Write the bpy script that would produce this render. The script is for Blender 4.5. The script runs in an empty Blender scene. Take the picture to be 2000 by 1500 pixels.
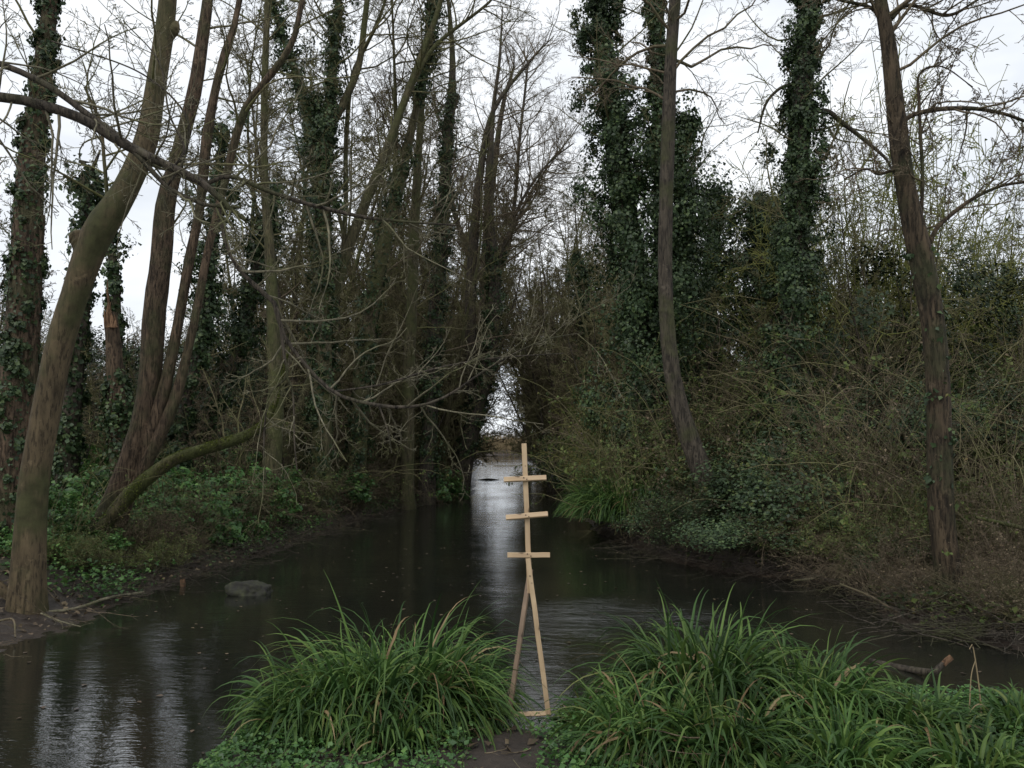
import bpy, math, random
import numpy as np
R_ = math.radians
sc = bpy.context.scene
COL = sc.collection

# ------------------------------------------------------------------ camera
F = 1570.0                       # focal length in pixels of the 2000 px wide photo
CAMZ = 1.6
PITCH = math.atan(105.0 / F)     # horizon at row 855
cam_d = bpy.data.cameras.new('camera')
cam = bpy.data.objects.new('camera', cam_d)
COL.objects.link(cam)
cam.location = (0, 0, CAMZ)
cam.rotation_euler = (R_(90) + PITCH, 0, 0)
cam_d.sensor_width = 36
cam_d.lens = 36 * F / 2000
cam_d.clip_start = 0.1
cam_d.clip_end = 2000
sc.camera = cam

# ------------------------------------------------------------------ sky, sun, exposure
SUN_EL, SUN_AZ = 48, 205         # degrees; azimuth clockwise from +Y (high, behind the camera)
w = bpy.data.worlds.new('World')
sc.world = w
w.use_nodes = True
nt = w.node_tree
for n in list(nt.nodes):
    nt.nodes.remove(n)
out = nt.nodes.new('ShaderNodeOutputWorld')
sky = nt.nodes.new('ShaderNodeTexSky')
sky.sky_type = 'NISHITA'
sky.sun_disc = False
sky.sun_elevation = R_(SUN_EL)
sky.sun_rotation = R_(SUN_AZ)
b1 = nt.nodes.new('ShaderNodeBackground'); b1.inputs[1].default_value = 0.1
nt.links.new(sky.outputs[0], b1.inputs[0])
tc = nt.nodes.new('ShaderNodeTexCoord')
mp = nt.nodes.new('ShaderNodeMapping'); mp.inputs['Scale'].default_value = (1.0, 1.0, 2.6)
nt.links.new(tc.outputs['Generated'], mp.inputs[0])
nz = nt.nodes.new('ShaderNodeTexNoise'); nz.inputs['Scale'].default_value = 2.3
nz.inputs['Detail'].default_value = 5; nz.inputs['Roughness'].default_value = 0.55
nt.links.new(mp.outputs[0], nz.inputs[0])
cr = nt.nodes.new('ShaderNodeValToRGB')
cr.color_ramp.elements[0].position = 0.38; cr.color_ramp.elements[0].color = (0.66, 0.70, 0.755, 1)
cr.color_ramp.elements[1].position = 0.66; cr.color_ramp.elements[1].color = (0.95, 0.965, 0.98, 1)
nt.links.new(nz.outputs[0], cr.inputs[0])
b2 = nt.nodes.new('ShaderNodeBackground'); b2.inputs[1].default_value = 1.12
nt.links.new(cr.outputs[0], b2.inputs[0])
mx = nt.nodes.new('ShaderNodeMixShader'); mx.inputs[0].default_value = 0.93
nt.links.new(b1.outputs[0], mx.inputs[1]); nt.links.new(b2.outputs[0], mx.inputs[2])
nt.links.new(mx.outputs[0], out.inputs[0])

sun_d = bpy.data.lights.new('sun', 'SUN')
sun_d.energy = 1.3; sun_d.angle = R_(25); sun_d.color = (1.0, 0.97, 0.92)
sun = bpy.data.objects.new('sun', sun_d); COL.objects.link(sun)
sun.rotation_euler = (R_(90 - SUN_EL), 0, R_(180 - SUN_AZ) )
sun.location = (0, -5, 30)

sc.view_settings.view_transform = 'Standard'
sc.view_settings.look = 'None'
sc.view_settings.exposure = 0.22
sc.view_settings.gamma = 1.0
sc.render.engine = 'CYCLES'
sc.cycles.max_bounces = 5
sc.cycles.diffuse_bounces = 3
sc.cycles.glossy_bounces = 2
sc.cycles.transparent_max_bounces = 4

# ------------------------------------------------------------------ small maths
def W(px, py, Y):
    """World point seen at photo pixel (px, py) at distance Y along +Y."""
    u = (750.0 - py) / F
    v = (px - 1000.0) / F
    cy = math.cos(PITCH) - u * math.sin(PITCH)
    cz = math.sin(PITCH) + u * math.cos(PITCH)
    s = Y / cy
    return np.array([v * s, Y, CAMZ + cz * s])

def nrm(a):
    return a / np.maximum(np.linalg.norm(a, axis=-1, keepdims=True), 1e-9)

def sstep(t):
    t = np.clip(t, 0, 1)
    return t * t * (3 - 2 * t)

# ------------------------------------------------------------------ terrain function
WZ = -0.2
POLY = np.array([(-1.95, -6), (-1.75, 3.0), (-1.7, 4.2), (-1.55, 4.9), (-0.7, 5.1), (-0.1, 4.86), (0.45, 4.86), (1.0, 5.3),
    (2.2, 5.35), (3.0, 5.2), (4.5, 4.6), (9, 3.5), (14, 3), (14, 7.5), (9, 7.4), (5.5, 7.1), (4.4, 7.0), (3.85, 7.5),
    (3.75, 8.2), (4.0, 9.9), (3.7, 10.3), (2.8, 10.9), (2.3, 12), (2.0, 13.5), (1.6, 16), (1.75, 19.5), (1.9, 27), (1.9, 38),
    (1.0, 60), (1.2, 74), (6, 84), (-12, 86), (-4, 76), (-2.3, 63), (-1.7, 38), (-1.2, 26), (-2.0, 23.5), (-2.9, 19.5),
    (-3.5, 16), (-3.75, 13), (-4.0, 11.3), (-4.25, 9.6), (-4.2, 8.0), (-4.4, 6.5), (-5.3, 5.2), (-7, 3), (-9, -6)])

def sdist(x, y):
    """Signed distance to the water outline: positive on land."""
    x = np.asarray(x, float); y = np.asarray(y, float)
    A = POLY; B = np.roll(POLY, -1, axis=0)
    best = np.full(x.shape, 1e9); inside = np.zeros(x.shape, bool)
    for (ax, ay), (bx, by) in zip(A, B):
        dx, dy = bx - ax, by - ay
        t = np.clip(((x - ax) * dx + (y - ay) * dy) / (dx * dx + dy * dy), 0, 1)
        best = np.minimum(best, np.hypot(x - ax - t * dx, y - ay - t * dy))
        if ay != by:
            c = ((ay > y) != (by > y)) & (x < (bx - ax) * (y - ay) / (by - ay) + ax)
            inside ^= c
    return np.where(inside, -best, best)

def wob(x, y):
    return (np.sin(x * 1.7 + 1.3 * np.sin(y * 0.9)) * np.cos(y * 1.4 + 0.7 * x) * 0.5
            + np.sin(x * 4.3 + y * 2.9) * np.cos(y * 5.1 - x * 2.2) * 0.25
            + np.sin(x * 11.0 - y * 7.0) * np.cos(y * 12.3 + x * 9.1) * 0.1)

def ground(x, y):
    x = np.asarray(x, float); y = np.asarray(y, float)
    n = wob(x, y)
    d = sdist(x, y) + 0.12 * n * sstep((y - 2) / 6)
    near = (y < 6.2) & (x > -2.5)
    left = (x < -0.5)
    hn = 0.2 * sstep(d / 0.3) + 0.02 * n
    hl = 0.10 * sstep(d / 0.5) + 0.35 * sstep((d - 0.5) / 1.0) + 0.75 * sstep((d - 1.5) / 8) + 0.05 * n * sstep(d)
    mud = sstep((9.0 - y) / 2.5)
    hl = hl * (1 - mud) + mud * (0.09 * sstep(d / 0.8) + 0.3 * sstep((d - 1.0) / 1.2) + 0.7 * sstep((d - 2) / 8) + 0.03 * n * sstep(d))
    hr = 0.4 * sstep(d / 0.35) + 0.9 * sstep((d - 0.4) / 5) + 0.06 * n * sstep(d)
    low = sstep((10.2 - y) / 1.6)
    hr = hr * (1 - low) + low * (0.09 * sstep(d / 0.4) + 0.9 * sstep((d - 0.9) / 4.5) + 0.04 * n * sstep(d))
    far = sstep((y - 70) / 12)
    hf = 0.5 * sstep(d / 1.5)
    h = np.where(near, hn, np.where(left, hl, hr))
    h = h * (1 - far) + hf * far
    hw = -0.45 * sstep(-d / 1.2)
    return WZ + np.where(d > 0, h, hw)

def gz(x, y):
    return float(ground(np.array([x]), np.array([y]))[0])

# ------------------------------------------------------------------ mesh building
class MB:
    def __init__(self):
        self.V = []; self.Fq = []; self.Ft = []; self.n = 0
    def add(self, V, Fc):
        V = np.asarray(V, np.float32).reshape(-1, 3); Fc = np.asarray(Fc, np.int32)
        if len(V) == 0: return
        (self.Fq if Fc.shape[1] == 4 else self.Ft).append(Fc + self.n)
        self.V.append(V); self.n += len(V)
    def build(self, name, mat, parent=None, smooth=True):
        me = bpy.data.meshes.new(name)
        V = np.concatenate(self.V)
        q = np.concatenate(self.Fq) if self.Fq else np.zeros((0, 4), np.int32)
        t = np.concatenate(self.Ft) if self.Ft else np.zeros((0, 3), np.int32)
        me.vertices.add(len(V)); me.vertices.foreach_set('co', V.ravel())
        loops = np.concatenate([q.ravel(), t.ravel()])
        me.loops.add(len(loops)); me.loops.foreach_set('vertex_index', loops)
        st = np.concatenate([np.arange(len(q)) * 4, len(q) * 4 + np.arange(len(t)) * 3]).astype(np.int32)
        me.polygons.add(len(st)); me.polygons.foreach_set('loop_start', st)
        me.polygons.foreach_set('use_smooth', np.full(len(st), smooth))
        me.update(calc_edges=True)
        me.materials.append(mat)
        o = bpy.data.objects.new(name, me); COL.objects.link(o)
        if parent is not None:
            o.parent = parent
        return o

def tag(o, label=None, cat=None, group=None, kind=None):
    if label: o['label'] = label
    if cat: o['category'] = cat
    if group: o['group'] = group
    if kind: o['kind'] = kind
    return o

def empty(name, loc, label, cat, group=None):
    o = bpy.data.objects.new(name, None); COL.objects.link(o)
    o.location = loc; o.empty_display_size = 0.2
    return tag(o, label, cat, group)

def tubes(P, R, S, cap=False):
    """P (N,K,3) centre lines, R (N,K) radii -> tube shells with S sides."""
    N, K, _ = P.shape
    T = nrm(np.gradient(P, axis=1))
    avg = nrm(P[:, -1] - P[:, 0] + 1e-6)
    ref = np.where(np.abs(avg[:, 2:3]) > 0.8, np.array([[1.0, 0.2, 0.0]]), np.array([[0.1, 0.2, 1.0]]))
    A = nrm(np.cross(T, ref[:, None, :])); B = np.cross(T, A)
    a = np.arange(S) * 2 * math.pi / S
    V = (P[:, :, None, :] + R[:, :, None, None] * (A[:, :, None, :] * np.cos(a)[None, None, :, None]
                                                 + B[:, :, None, :] * np.sin(a)[None, None, :, None]))
    base = (np.arange(N) * K * S)[:, None, None]
    k = (np.arange(K - 1) * S)[None, :, None]
    s = np.arange(S)[None, None, :]; s2 = (s + 1) % S
    Fq = np.stack([base + k + s, base + k + s2, base + k + S + s2, base + k + S + s], -1).reshape(-1, 4)
    return V.reshape(-1, 3), Fq

def grow(S0, D, L, K, rng, wander=0.15, up=0.0, up2=0.0):
    N = len(S0)
    P = np.zeros((N, K, 3)); P[:, 0] = S0
    d = nrm(D); st = (L / (K - 1))[:, None]
    for k in range(1, K):
        P[:, k] = P[:, k - 1] + d * st
        d = d + rng.normal(size=(N, 3)) * wander
        d[:, 2] += up + up2 * k / K
        d = nrm(d)
    return P

def kids(P, R, n, tmin, tmax, ang, angsd, rng, zmin=None):
    """n children per parent branch: start points, directions, parent index, t, parent radius there."""
    N, K, _ = P.shape
    idx = np.repeat(np.arange(N), n)
    t = tmin + (tmax - tmin) * ((np.tile(np.arange(n), N) + rng.random(N * n)) / n)
    f = t * (K - 1); i = np.minimum(f.astype(int), K - 2); fr = (f - i)[:, None]
    S0 = P[idx, i] * (1 - fr) + P[idx, i + 1] * fr
    T = nrm(P[idx, i + 1] - P[idx, i])
    rr = R[idx, i] * (1 - fr[:, 0]) + R[idx, i + 1] * fr[:, 0]
    q = rng.normal(size=(N * n, 3)); q = nrm(q - T * (q * T).sum(-1, keepdims=True))
    th = R_(1) * (ang + rng.normal(size=N * n) * angsd)
    D = T * np.cos(th)[:, None] + q * np.sin(th)[:, None]
    if zmin is not None:
        m = S0[:, 2] > zmin
        return S0[m], D[m], idx[m], t[m], rr[m]
    return S0, D, idx, t, rr

def taper(r0, r1, K, p=1.0):
    t = (np.linspace(0, 1, K) ** p)[None, :]
    return r0[:, None] * (1 - t) + r1[:, None] * t

def leaves(C, Nn, size, rng, aspect=0.8, fold=0.25, droop=None):
    """Small folded leaves (six-sided, four triangles) at C facing Nn."""
    n = len(C)
    Nn = nrm(Nn + rng.normal(size=(n, 3)) * 0.45)
    q = rng.normal(size=(n, 3))
    if droop is not None: q = q * 0.7 + np.array([0, 0, -droop])
    U = nrm(q - Nn * (q * Nn).sum(-1, keepdims=True)); Vv = np.cross(Nn, U)
    s = (size * (0.45 + 1.0 * rng.random(n) ** 1.3))[:, None]
    a = s * aspect * 0.5
    v = np.stack([C - U * s * 0.5,
                  C - U * s * 0.12 + Vv * a + Nn * s * fold,
                  C + U * s * 0.55 - Nn * s * fold * 0.6,
                  C - U * s * 0.12 - Vv * a + Nn * s * fold], 1).reshape(-1, 3)
    b = (np.arange(n) * 4)[:, None]
    Ft = np.concatenate([b + np.array([[0, 2, 1]]), b + np.array([[0, 3, 2]])])
    return v, Ft

# ------------------------------------------------------------------ materials
def mat(name):
    m = bpy.data.materials.new(name); m.use_nodes = True
    t = m.node_tree; p = t.nodes['Principled BSDF']
    return m, t, p

def ramp(t, fac, stops):
    c = t.nodes.new('ShaderNodeValToRGB')
    e = c.color_ramp.elements
    while len(e) < len(stops): e.new(0.5)
    for el, (pos, col) in zip(e, stops):
        el.position = pos; el.color = (*col, 1)
    t.links.new(fac, c.inputs[0])
    return c.outputs[0]

def noise(t, coord, scale, detail=4, rough=0.55, stretch=None):
    n = t.nodes.new('ShaderNodeTexNoise')
    n.inputs['Scale'].default_value = scale; n.inputs['Detail'].default_value = detail
    n.inputs['Roughness'].default_value = rough
    if stretch:
        m = t.nodes.new('ShaderNodeMapping'); m.inputs['Scale'].default_value = stretch
        t.links.new(coord, m.inputs[0]); coord = m.outputs[0]
    t.links.new(coord, n.inputs['Vector'])
    return n.outputs[0]

def mixc(t, fac, a, b):
    m = t.nodes.new('ShaderNodeMix'); m.data_type = 'RGBA'
    if isinstance(fac, (int, float)): m.inputs[0].default_value = fac
    else: t.links.new(fac, m.inputs[0])
    for i, v in ((6, a), (7, b)):
        if isinstance(v, tuple): m.inputs[i].default_value = (*v, 1)
        else: t.links.new(v, m.inputs[i])
    return m.outputs[2]

def bark(name, dark, light, moss, mosslo=0.45, bump=0.5, sc_=1.0):
    m, t, p = mat(name)
    g = t.nodes.new('ShaderNodeNewGeometry'); co = g.outputs['Position']
    n1 = noise(t, co, 14 * sc_, 6, 0.65, (1, 1, 0.22))
    n2 = noise(t, co, 1.7, 4, 0.6)
    nf = noise(t, co, 42 * sc_, 5, 0.7, (1, 1, 0.16))
    crack = t.nodes.new('ShaderNodeMapRange'); crack.inputs[1].default_value = 0.36; crack.inputs[2].default_value = 0.5
    t.links.new(nf, crack.inputs[0])
    c = ramp(t, n1, [(0.3, dark), (0.68, light)])
    c = mixc(t, crack.outputs[0], tuple(v * 0.6 for v in dark), c)
    nl = noise(t, co, 6, 4, 0.7)
    lf = t.nodes.new('ShaderNodeMapRange'); lf.inputs[1].default_value = 0.60; lf.inputs[2].default_value = 0.68; lf.inputs[4].default_value = 0.5
    t.links.new(nl, lf.inputs[0])
    c = mixc(t, lf.outputs[0], c, tuple(min(1, v * 1.5 + 0.01) for v in light))
    mf = t.nodes.new('ShaderNodeMapRange'); mf.inputs[1].default_value = mosslo; mf.inputs[2].default_value = mosslo + 0.16
    t.links.new(n2, mf.inputs[0])
    n3 = noise(t, co, 9, 3, 0.6)
    mc = ramp(t, n3, [(0.3, tuple(v * 0.55 for v in moss)), (0.7, moss)])
    c = mixc(t, mf.outputs[0], c, mc)
    t.links.new(c, p.inputs['Base Color'])
    p.inputs['Roughness'].default_value = 0.85
    p.inputs['Specular IOR Level'].default_value = 0.25
    b = t.nodes.new('ShaderNodeBump'); b.inputs['Strength'].default_value = bump; b.inputs['Distance'].default_value = 0.02
    ha = t.nodes.new('ShaderNodeMath'); ha.operation = 'MULTIPLY_ADD'; ha.inputs[1].default_value = 0.5
    t.links.new(crack.outputs[0], ha.inputs[0]); t.links.new(n1, ha.inputs[2])
    t.links.new(ha.outputs[0], b.inputs['Height']); t.links.new(b.outputs[0], p.inputs['Normal'])
    return m

def leafmat(name, stops, rough=0.45, trans=0.15, spec=0.5):
    m, t, p = mat(name)
    g = t.nodes.new('ShaderNodeNewGeometry')
    c = ramp(t, g.outputs['Random Per Island'], stops)
    n = noise(t, g.outputs['Position'], 1.3, 3)
    mr = t.nodes.new('ShaderNodeMapRange'); mr.inputs[1].default_value = 0.3; mr.inputs[2].default_value = 0.7
    mr.inputs[3].default_value = 0.6; mr.inputs[4].default_value = 1.3
    t.links.new(n, mr.inputs[0])
    mm = t.nodes.new('ShaderNodeVectorMath'); mm.operation = 'SCALE'
    t.links.new(c, mm.inputs[0]); t.links.new(mr.outputs[0], mm.inputs['Scale'])
    t.links.new(mm.outputs[0], p.inputs['Base Color'])
    p.inputs['Roughness'].default_value = rough
    p.inputs['Specular IOR Level'].default_value = spec
    if trans:
        tr = t.nodes.new('ShaderNodeBsdfTranslucent'); t.links.new(mm.outputs[0], tr.inputs[0])
        ms = t.nodes.new('ShaderNodeMixShader'); ms.inputs[0].default_value = trans
        o = t.nodes['Material Output']
        t.links.new(p.outputs[0], ms.inputs[1]); t.links.new(tr.outputs[0], ms.inputs[2]); t.links.new(ms.outputs[0], o.inputs[0])
    return m

M = {}
M['bark_smooth'] = bark('smooth brown bark', (0.05, 0.038, 0.022), (0.14, 0.105, 0.06), (0.07, 0.07, 0.03), 0.44, 0.45)
M['bark_red'] = bark('reddish brown bark', (0.032, 0.023, 0.015), (0.13, 0.09, 0.058), (0.065, 0.062, 0.03), 0.48, 1.0)
M['bark_rough'] = bark('rough plated bark', (0.022, 0.017, 0.011), (0.085, 0.062, 0.038), (0.045, 0.048, 0.022), 0.48, 1.0, 0.8)
M['bark_green'] = bark('algae green bark', (0.04, 0.036, 0.02), (0.125, 0.108, 0.06), (0.085, 0.09, 0.036), 0.42, 0.8)
M['bark_dark'] = bark('dark wet bark', (0.026, 0.022, 0.017), (0.085, 0.07, 0.052), (0.065, 0.068, 0.03), 0.5, 0.8)
M['bark_moss'] = bark('mossy bark', (0.04, 0.035, 0.02), (0.10, 0.085, 0.04), (0.06, 0.068, 0.02), 0.36, 0.9)
M['twig'] = bark('olive twig bark', (0.085, 0.077, 0.04), (0.19, 0.168, 0.088), (0.15, 0.15, 0.06), 0.46, 0.0)
M['twig_brown'] = bark('brown twig bark', (0.075, 0.058, 0.038), (0.17, 0.135, 0.088), (0.13, 0.12, 0.06), 0.5, 0.0)
M['twig_pale'] = bark('pale grey green lit twig bark', (0.08, 0.073, 0.048), (0.20, 0.182, 0.12), (0.13, 0.13, 0.06), 0.5, 0.2)  # lit look of the overhanging twigs is painted into this paler bark
M['twig_olive'] = bark('yellow green twig bark', (0.10, 0.11, 0.03), (0.24, 0.24, 0.07), (0.17, 0.19, 0.05), 0.5, 0.0)
M['snapped'] = bark('orange snapped wood', (0.09, 0.05, 0.028), (0.21, 0.125, 0.07), (0.11, 0.075, 0.045), 0.55, 0.8)
M['ivy'] = leafmat('ivy leaves', [(0.0, (0.016, 0.033, 0.013)), (0.6, (0.036, 0.064, 0.024)), (1.0, (0.08, 0.115, 0.04))], 0.5, 0.12, 0.32)
M['bramble'] = leafmat('bramble leaves', [(0.0, (0.035, 0.055, 0.016)), (0.6, (0.085, 0.118, 0.03)), (0.92, (0.15, 0.18, 0.05)), (1.0, (0.15, 0.10, 0.04))], 0.6, 0.3, 0.3)
M['nettle'] = leafmat('fresh green leaves', [(0.0, (0.035, 0.09, 0.025)), (0.6, (0.07, 0.17, 0.04)), (1.0, (0.14, 0.25, 0.06))], 0.5, 0.3)
M['holly'] = leafmat('dark evergreen leaves', [(0.0, (0.014, 0.026, 0.011)), (1.0, (0.042, 0.062, 0.024))], 0.55, 0.1, 0.25)
M['sedge'] = leafmat('sedge blades', [(0.0, (0.022, 0.052, 0.014)), (0.5, (0.052, 0.108, 0.026)), (0.93, (0.11, 0.175, 0.04)), (0.965, (0.17, 0.18, 0.06)), (0.978, (0.32, 0.24, 0.13)), (1.0, (0.18, 0.12, 0.06))], 0.5, 0.25, 0.25)
M['moss'] = leafmat('moss tufts', [(0.0, (0.035, 0.045, 0.010)), (0.7, (0.085, 0.105, 0.02)), (1.0, (0.13, 0.15, 0.035))], 0.9, 0.1, 0.1)
M['reed'] = leafmat('dry reeds', [(0.0, (0.20, 0.15, 0.08)), (1.0, (0.36, 0.28, 0.16))], 0.7, 0.2)
M['litter'] = leafmat('fallen leaves', [(0.0, (0.045, 0.03, 0.02)), (0.7, (0.10, 0.07, 0.04)), (1.0, (0.16, 0.12, 0.065))], 0.7, 0.05)

def ground_mat():
    m, t, p = mat('muddy bank soil')
    g = t.nodes.new('ShaderNodeNewGeometry'); co = g.outputs['Position']
    n1 = noise(t, co, 7, 8, 0.7); n2 = noise(t, co, 0.9, 5, 0.6)
    c = ramp(t, n1, [(0.3, (0.018, 0.013, 0.010)), (0.55, (0.038, 0.028, 0.021)), (0.75, (0.065, 0.05, 0.036))])
    gcol = ramp(t, n1, [(0.3, (0.02, 0.03, 0.01)), (0.7, (0.06, 0.07, 0.025))])
    mf = t.nodes.new('ShaderNodeMapRange'); mf.inputs[1].default_value = 0.45; mf.inputs[2].default_value = 0.6
    t.links.new(n2, mf.inputs[0])
    # greenery only on ground well above the wet edge
    sx = t.nodes.new('ShaderNodeSeparateXYZ'); t.links.new(co, sx.inputs[0])
    hz = t.nodes.new('ShaderNodeMapRange'); hz.inputs[1].default_value = 0.0; hz.inputs[2].default_value = 0.25
    t.links.new(sx.outputs[2], hz.inputs[0])
    mu = t.nodes.new('ShaderNodeMath'); mu.operation = 'MULTIPLY'
    t.links.new(mf.outputs[0], mu.inputs[0]); t.links.new(hz.outputs[0], mu.inputs[1])
    t.links.new(mixc(t, mu.outputs[0], c, gcol), p.inputs['Base Color'])
    rr = t.nodes.new('ShaderNodeMapRange'); rr.inputs[1].default_value = -0.2; rr.inputs[2].default_value = 0.02
    rr.inputs[3].default_value = 0.3; rr.inputs[4].default_value = 0.85
    t.links.new(sx.outputs[2], rr.inputs[0]); t.links.new(rr.outputs[0], p.inputs['Roughness'])
    b = t.nodes.new('ShaderNodeBump'); b.inputs['Strength'].default_value = 0.8; b.inputs['Distance'].default_value = 0.05
    t.links.new(n1, b.inputs['Height']); t.links.new(b.outputs[0], p.inputs['Normal'])
    return m

def water_mat():
    m, t, p = mat('dark river water')
    g = t.nodes.new('ShaderNodeNewGeometry'); co = g.outputs['Position']
    n2 = noise(t, co, 0.8, 4, 0.6)
    c = ramp(t, n2, [(0.3, (0.007, 0.008, 0.007)), (0.7, (0.014, 0.015, 0.010))])
    t.links.new(c, p.inputs['Base Color'])
    p.inputs['Roughness'].default_value = 0.03
    p.inputs['IOR'].default_value = 3.1
    w1 = noise(t, co, 7.0, 4, 0.6, (0.8, 2.6, 1))
    w2 = noise(t, co, 1.3, 2, 0.5, (1.0, 2.0, 1))
    w3 = noise(t, co, 26, 3, 0.6, (0.8, 2.2, 1))
    a = t.nodes.new('ShaderNodeMath'); a.operation = 'MULTIPLY_ADD'; a.inputs[1].default_value = 2.0
    t.links.new(w2, a.inputs[0]); t.links.new(w1, a.inputs[2])
    a2 = t.nodes.new('ShaderNodeMath'); a2.operation = 'MULTIPLY_ADD'; a2.inputs[1].default_value = 0.10
    t.links.new(w3, a2.inputs[0]); t.links.new(a.outputs[0], a2.inputs[2])
    b = t.nodes.new('ShaderNodeBump'); b.inputs['Distance'].default_value = 0.0065
    cur = noise(t, co, 0.55, 3, 0.55, (1.6, 0.7, 1))
    am = t.nodes.new('ShaderNodeMapRange'); am.inputs[1].default_value = 0.38; am.inputs[2].default_value = 0.66
    am.inputs[3].default_value = 0.35; am.inputs[4].default_value = 1.0
    t.links.new(cur, am.inputs[0])
    dv = t.nodes.new('ShaderNodeVectorMath'); dv.operation = 'DISTANCE'; dv.inputs[1].default_value = (1.3, 8.3, WZ)
    t.links.new(co, dv.inputs[0])
    rf = t.nodes.new('ShaderNodeMapRange'); rf.inputs[1].default_value = 0.2; rf.inputs[2].default_value = 1.25
    rf.inputs[3].default_value = 4.0; rf.inputs[4].default_value = 0.0
    t.links.new(dv.outputs['Value'], rf.inputs[0])
    sm = t.nodes.new('ShaderNodeMath'); sm.operation = 'ADD'
    t.links.new(am.outputs[0], sm.inputs[0]); t.links.new(rf.outputs[0], sm.inputs[1])
    ds = t.nodes.new('ShaderNodeMath'); ds.operation = 'MULTIPLY'; ds.inputs[1].default_value = 0.0048
    t.links.new(sm.outputs[0], ds.inputs[0]); t.links.new(ds.outputs[0], b.inputs['Distance'])
    t.links.new(a2.outputs[0], b.inputs['Height']); t.links.new(b.outputs[0], p.inputs['Normal'])
    return m

def wood_mat(name, a, b_):
    m, t, p = mat(name)
    tcn = t.nodes.new('ShaderNodeTexCoord')
    n = noise(t, tcn.outputs['Object'], 30, 5, 0.6, (1, 1, 0.12))
    n2 = noise(t, tcn.outputs['Object'], 6, 3, 0.6)
    c = ramp(t, n, [(0.32, a), (0.68, b_)])
    c = mixc(t, n2, c, tuple(v * 0.75 for v in a))
    nk = noise(t, tcn.outputs['Object'], 19, 1, 0.5)
    kf = t.nodes.new('ShaderNodeMapRange'); kf.inputs[1].default_value = 0.70; kf.inputs[2].default_value = 0.76
    t.links.new(nk, kf.inputs[0]); c = mixc(t, kf.outputs[0], c, tuple(v * 0.35 for v in a))
    t.links.new(c, p.inputs['Base Color']); p.inputs['Roughness'].default_value = 0.65
    return m
M['lath'] = wood_mat('pale sawn pine', (0.38, 0.26, 0.15), (0.70, 0.54, 0.34))
M['lath_shaded'] = wood_mat('shaded side pine', (0.18, 0.125, 0.085), (0.38, 0.27, 0.18))  # same pine; shade on the side-on leg is put into a darker colour

def rock_mat():
    m, t, p = mat('mossy rock')
    g = t.nodes.new('ShaderNodeNewGeometry')
    n = noise(t, g.outputs['Position'], 9, 6, 0.65)
    t.links.new(ramp(t, n, [(0.38, (0.009, 0.008, 0.006)), (0.55, (0.02, 0.021, 0.010)), (0.75, (0.05, 0.058, 0.018))]), p.inputs['Base Color'])
    p.inputs['Roughness'].default_value = 0.8
    b = t.nodes.new('ShaderNodeBump'); b.inputs['Strength'].default_value = 0.7; b.inputs['Distance'].default_value = 0.03
    t.links.new(n, b.inputs['Height']); t.links.new(b.outputs[0], p.inputs['Normal'])
    return m
M['rock'] = rock_mat()

# ------------------------------------------------------------------ ground and water
def axis(lo, hi, c, fine, n):
    u = np.linspace(math.asinh((lo - c) / fine), math.asinh((hi - c) / fine), n)
    return c + fine * np.sinh(u)
gx = axis(-400, 400, 0, 3.0, 420); gy = axis(-60, 900, 7, 3.0, 460)
X, Yg = np.meshgrid(gx, gy)
Z = ground(X, Yg) + 0.02 * np.sin(X * 17 + Yg * 5) * np.sin(Yg * 19 - X * 7) * 0.5
mb = MB()
nx, ny = len(gx), len(gy)
i = np.arange(nx - 1)[None, :]; j = np.arange(ny - 1)[:, None]
b0 = j * nx + i
mb.add(np.stack([X, Yg, Z], -1), np.stack([b0, b0 + 1, b0 + nx + 1, b0 + nx], -1).reshape(-1, 4))
tag(mb.build('ground', ground_mat()), kind='structure')
mb = MB()
mb.add([(-60, -40, WZ), (60, -40, WZ), (60, 100, WZ), (-60, 100, WZ)], [(0, 1, 2, 3)])
tag(mb.build('river_water', water_mat()), kind='structure')

# ------------------------------------------------------------------ trees
def spline(pts, K):
    """Catmull-Rom through rows of values, resampled to K rows."""
    p = np.asarray(pts, float)
    p = np.vstack([2 * p[0] - p[1], p, 2 * p[-1] - p[-2]])
    n = len(p) - 3
    seg = np.linalg.norm(p[2:-1, :2] - p[1:-2, :2], axis=1); cum = np.concatenate([[0], np.cumsum(seg)])
    u = np.interp(np.linspace(0, cum[-1], K), cum, np.arange(n + 1))
    i = np.minimum(u.astype(int), n - 1); f = (u - i)[:, None]
    a, b, c, d = p[i], p[i + 1], p[i + 2], p[i + 3]
    return 0.5 * (2 * b + (c - a) * f + (2 * a - 5 * b + 4 * c - d) * f ** 2 + (3 * b - a - 3 * c + d) * f ** 3)

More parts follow.
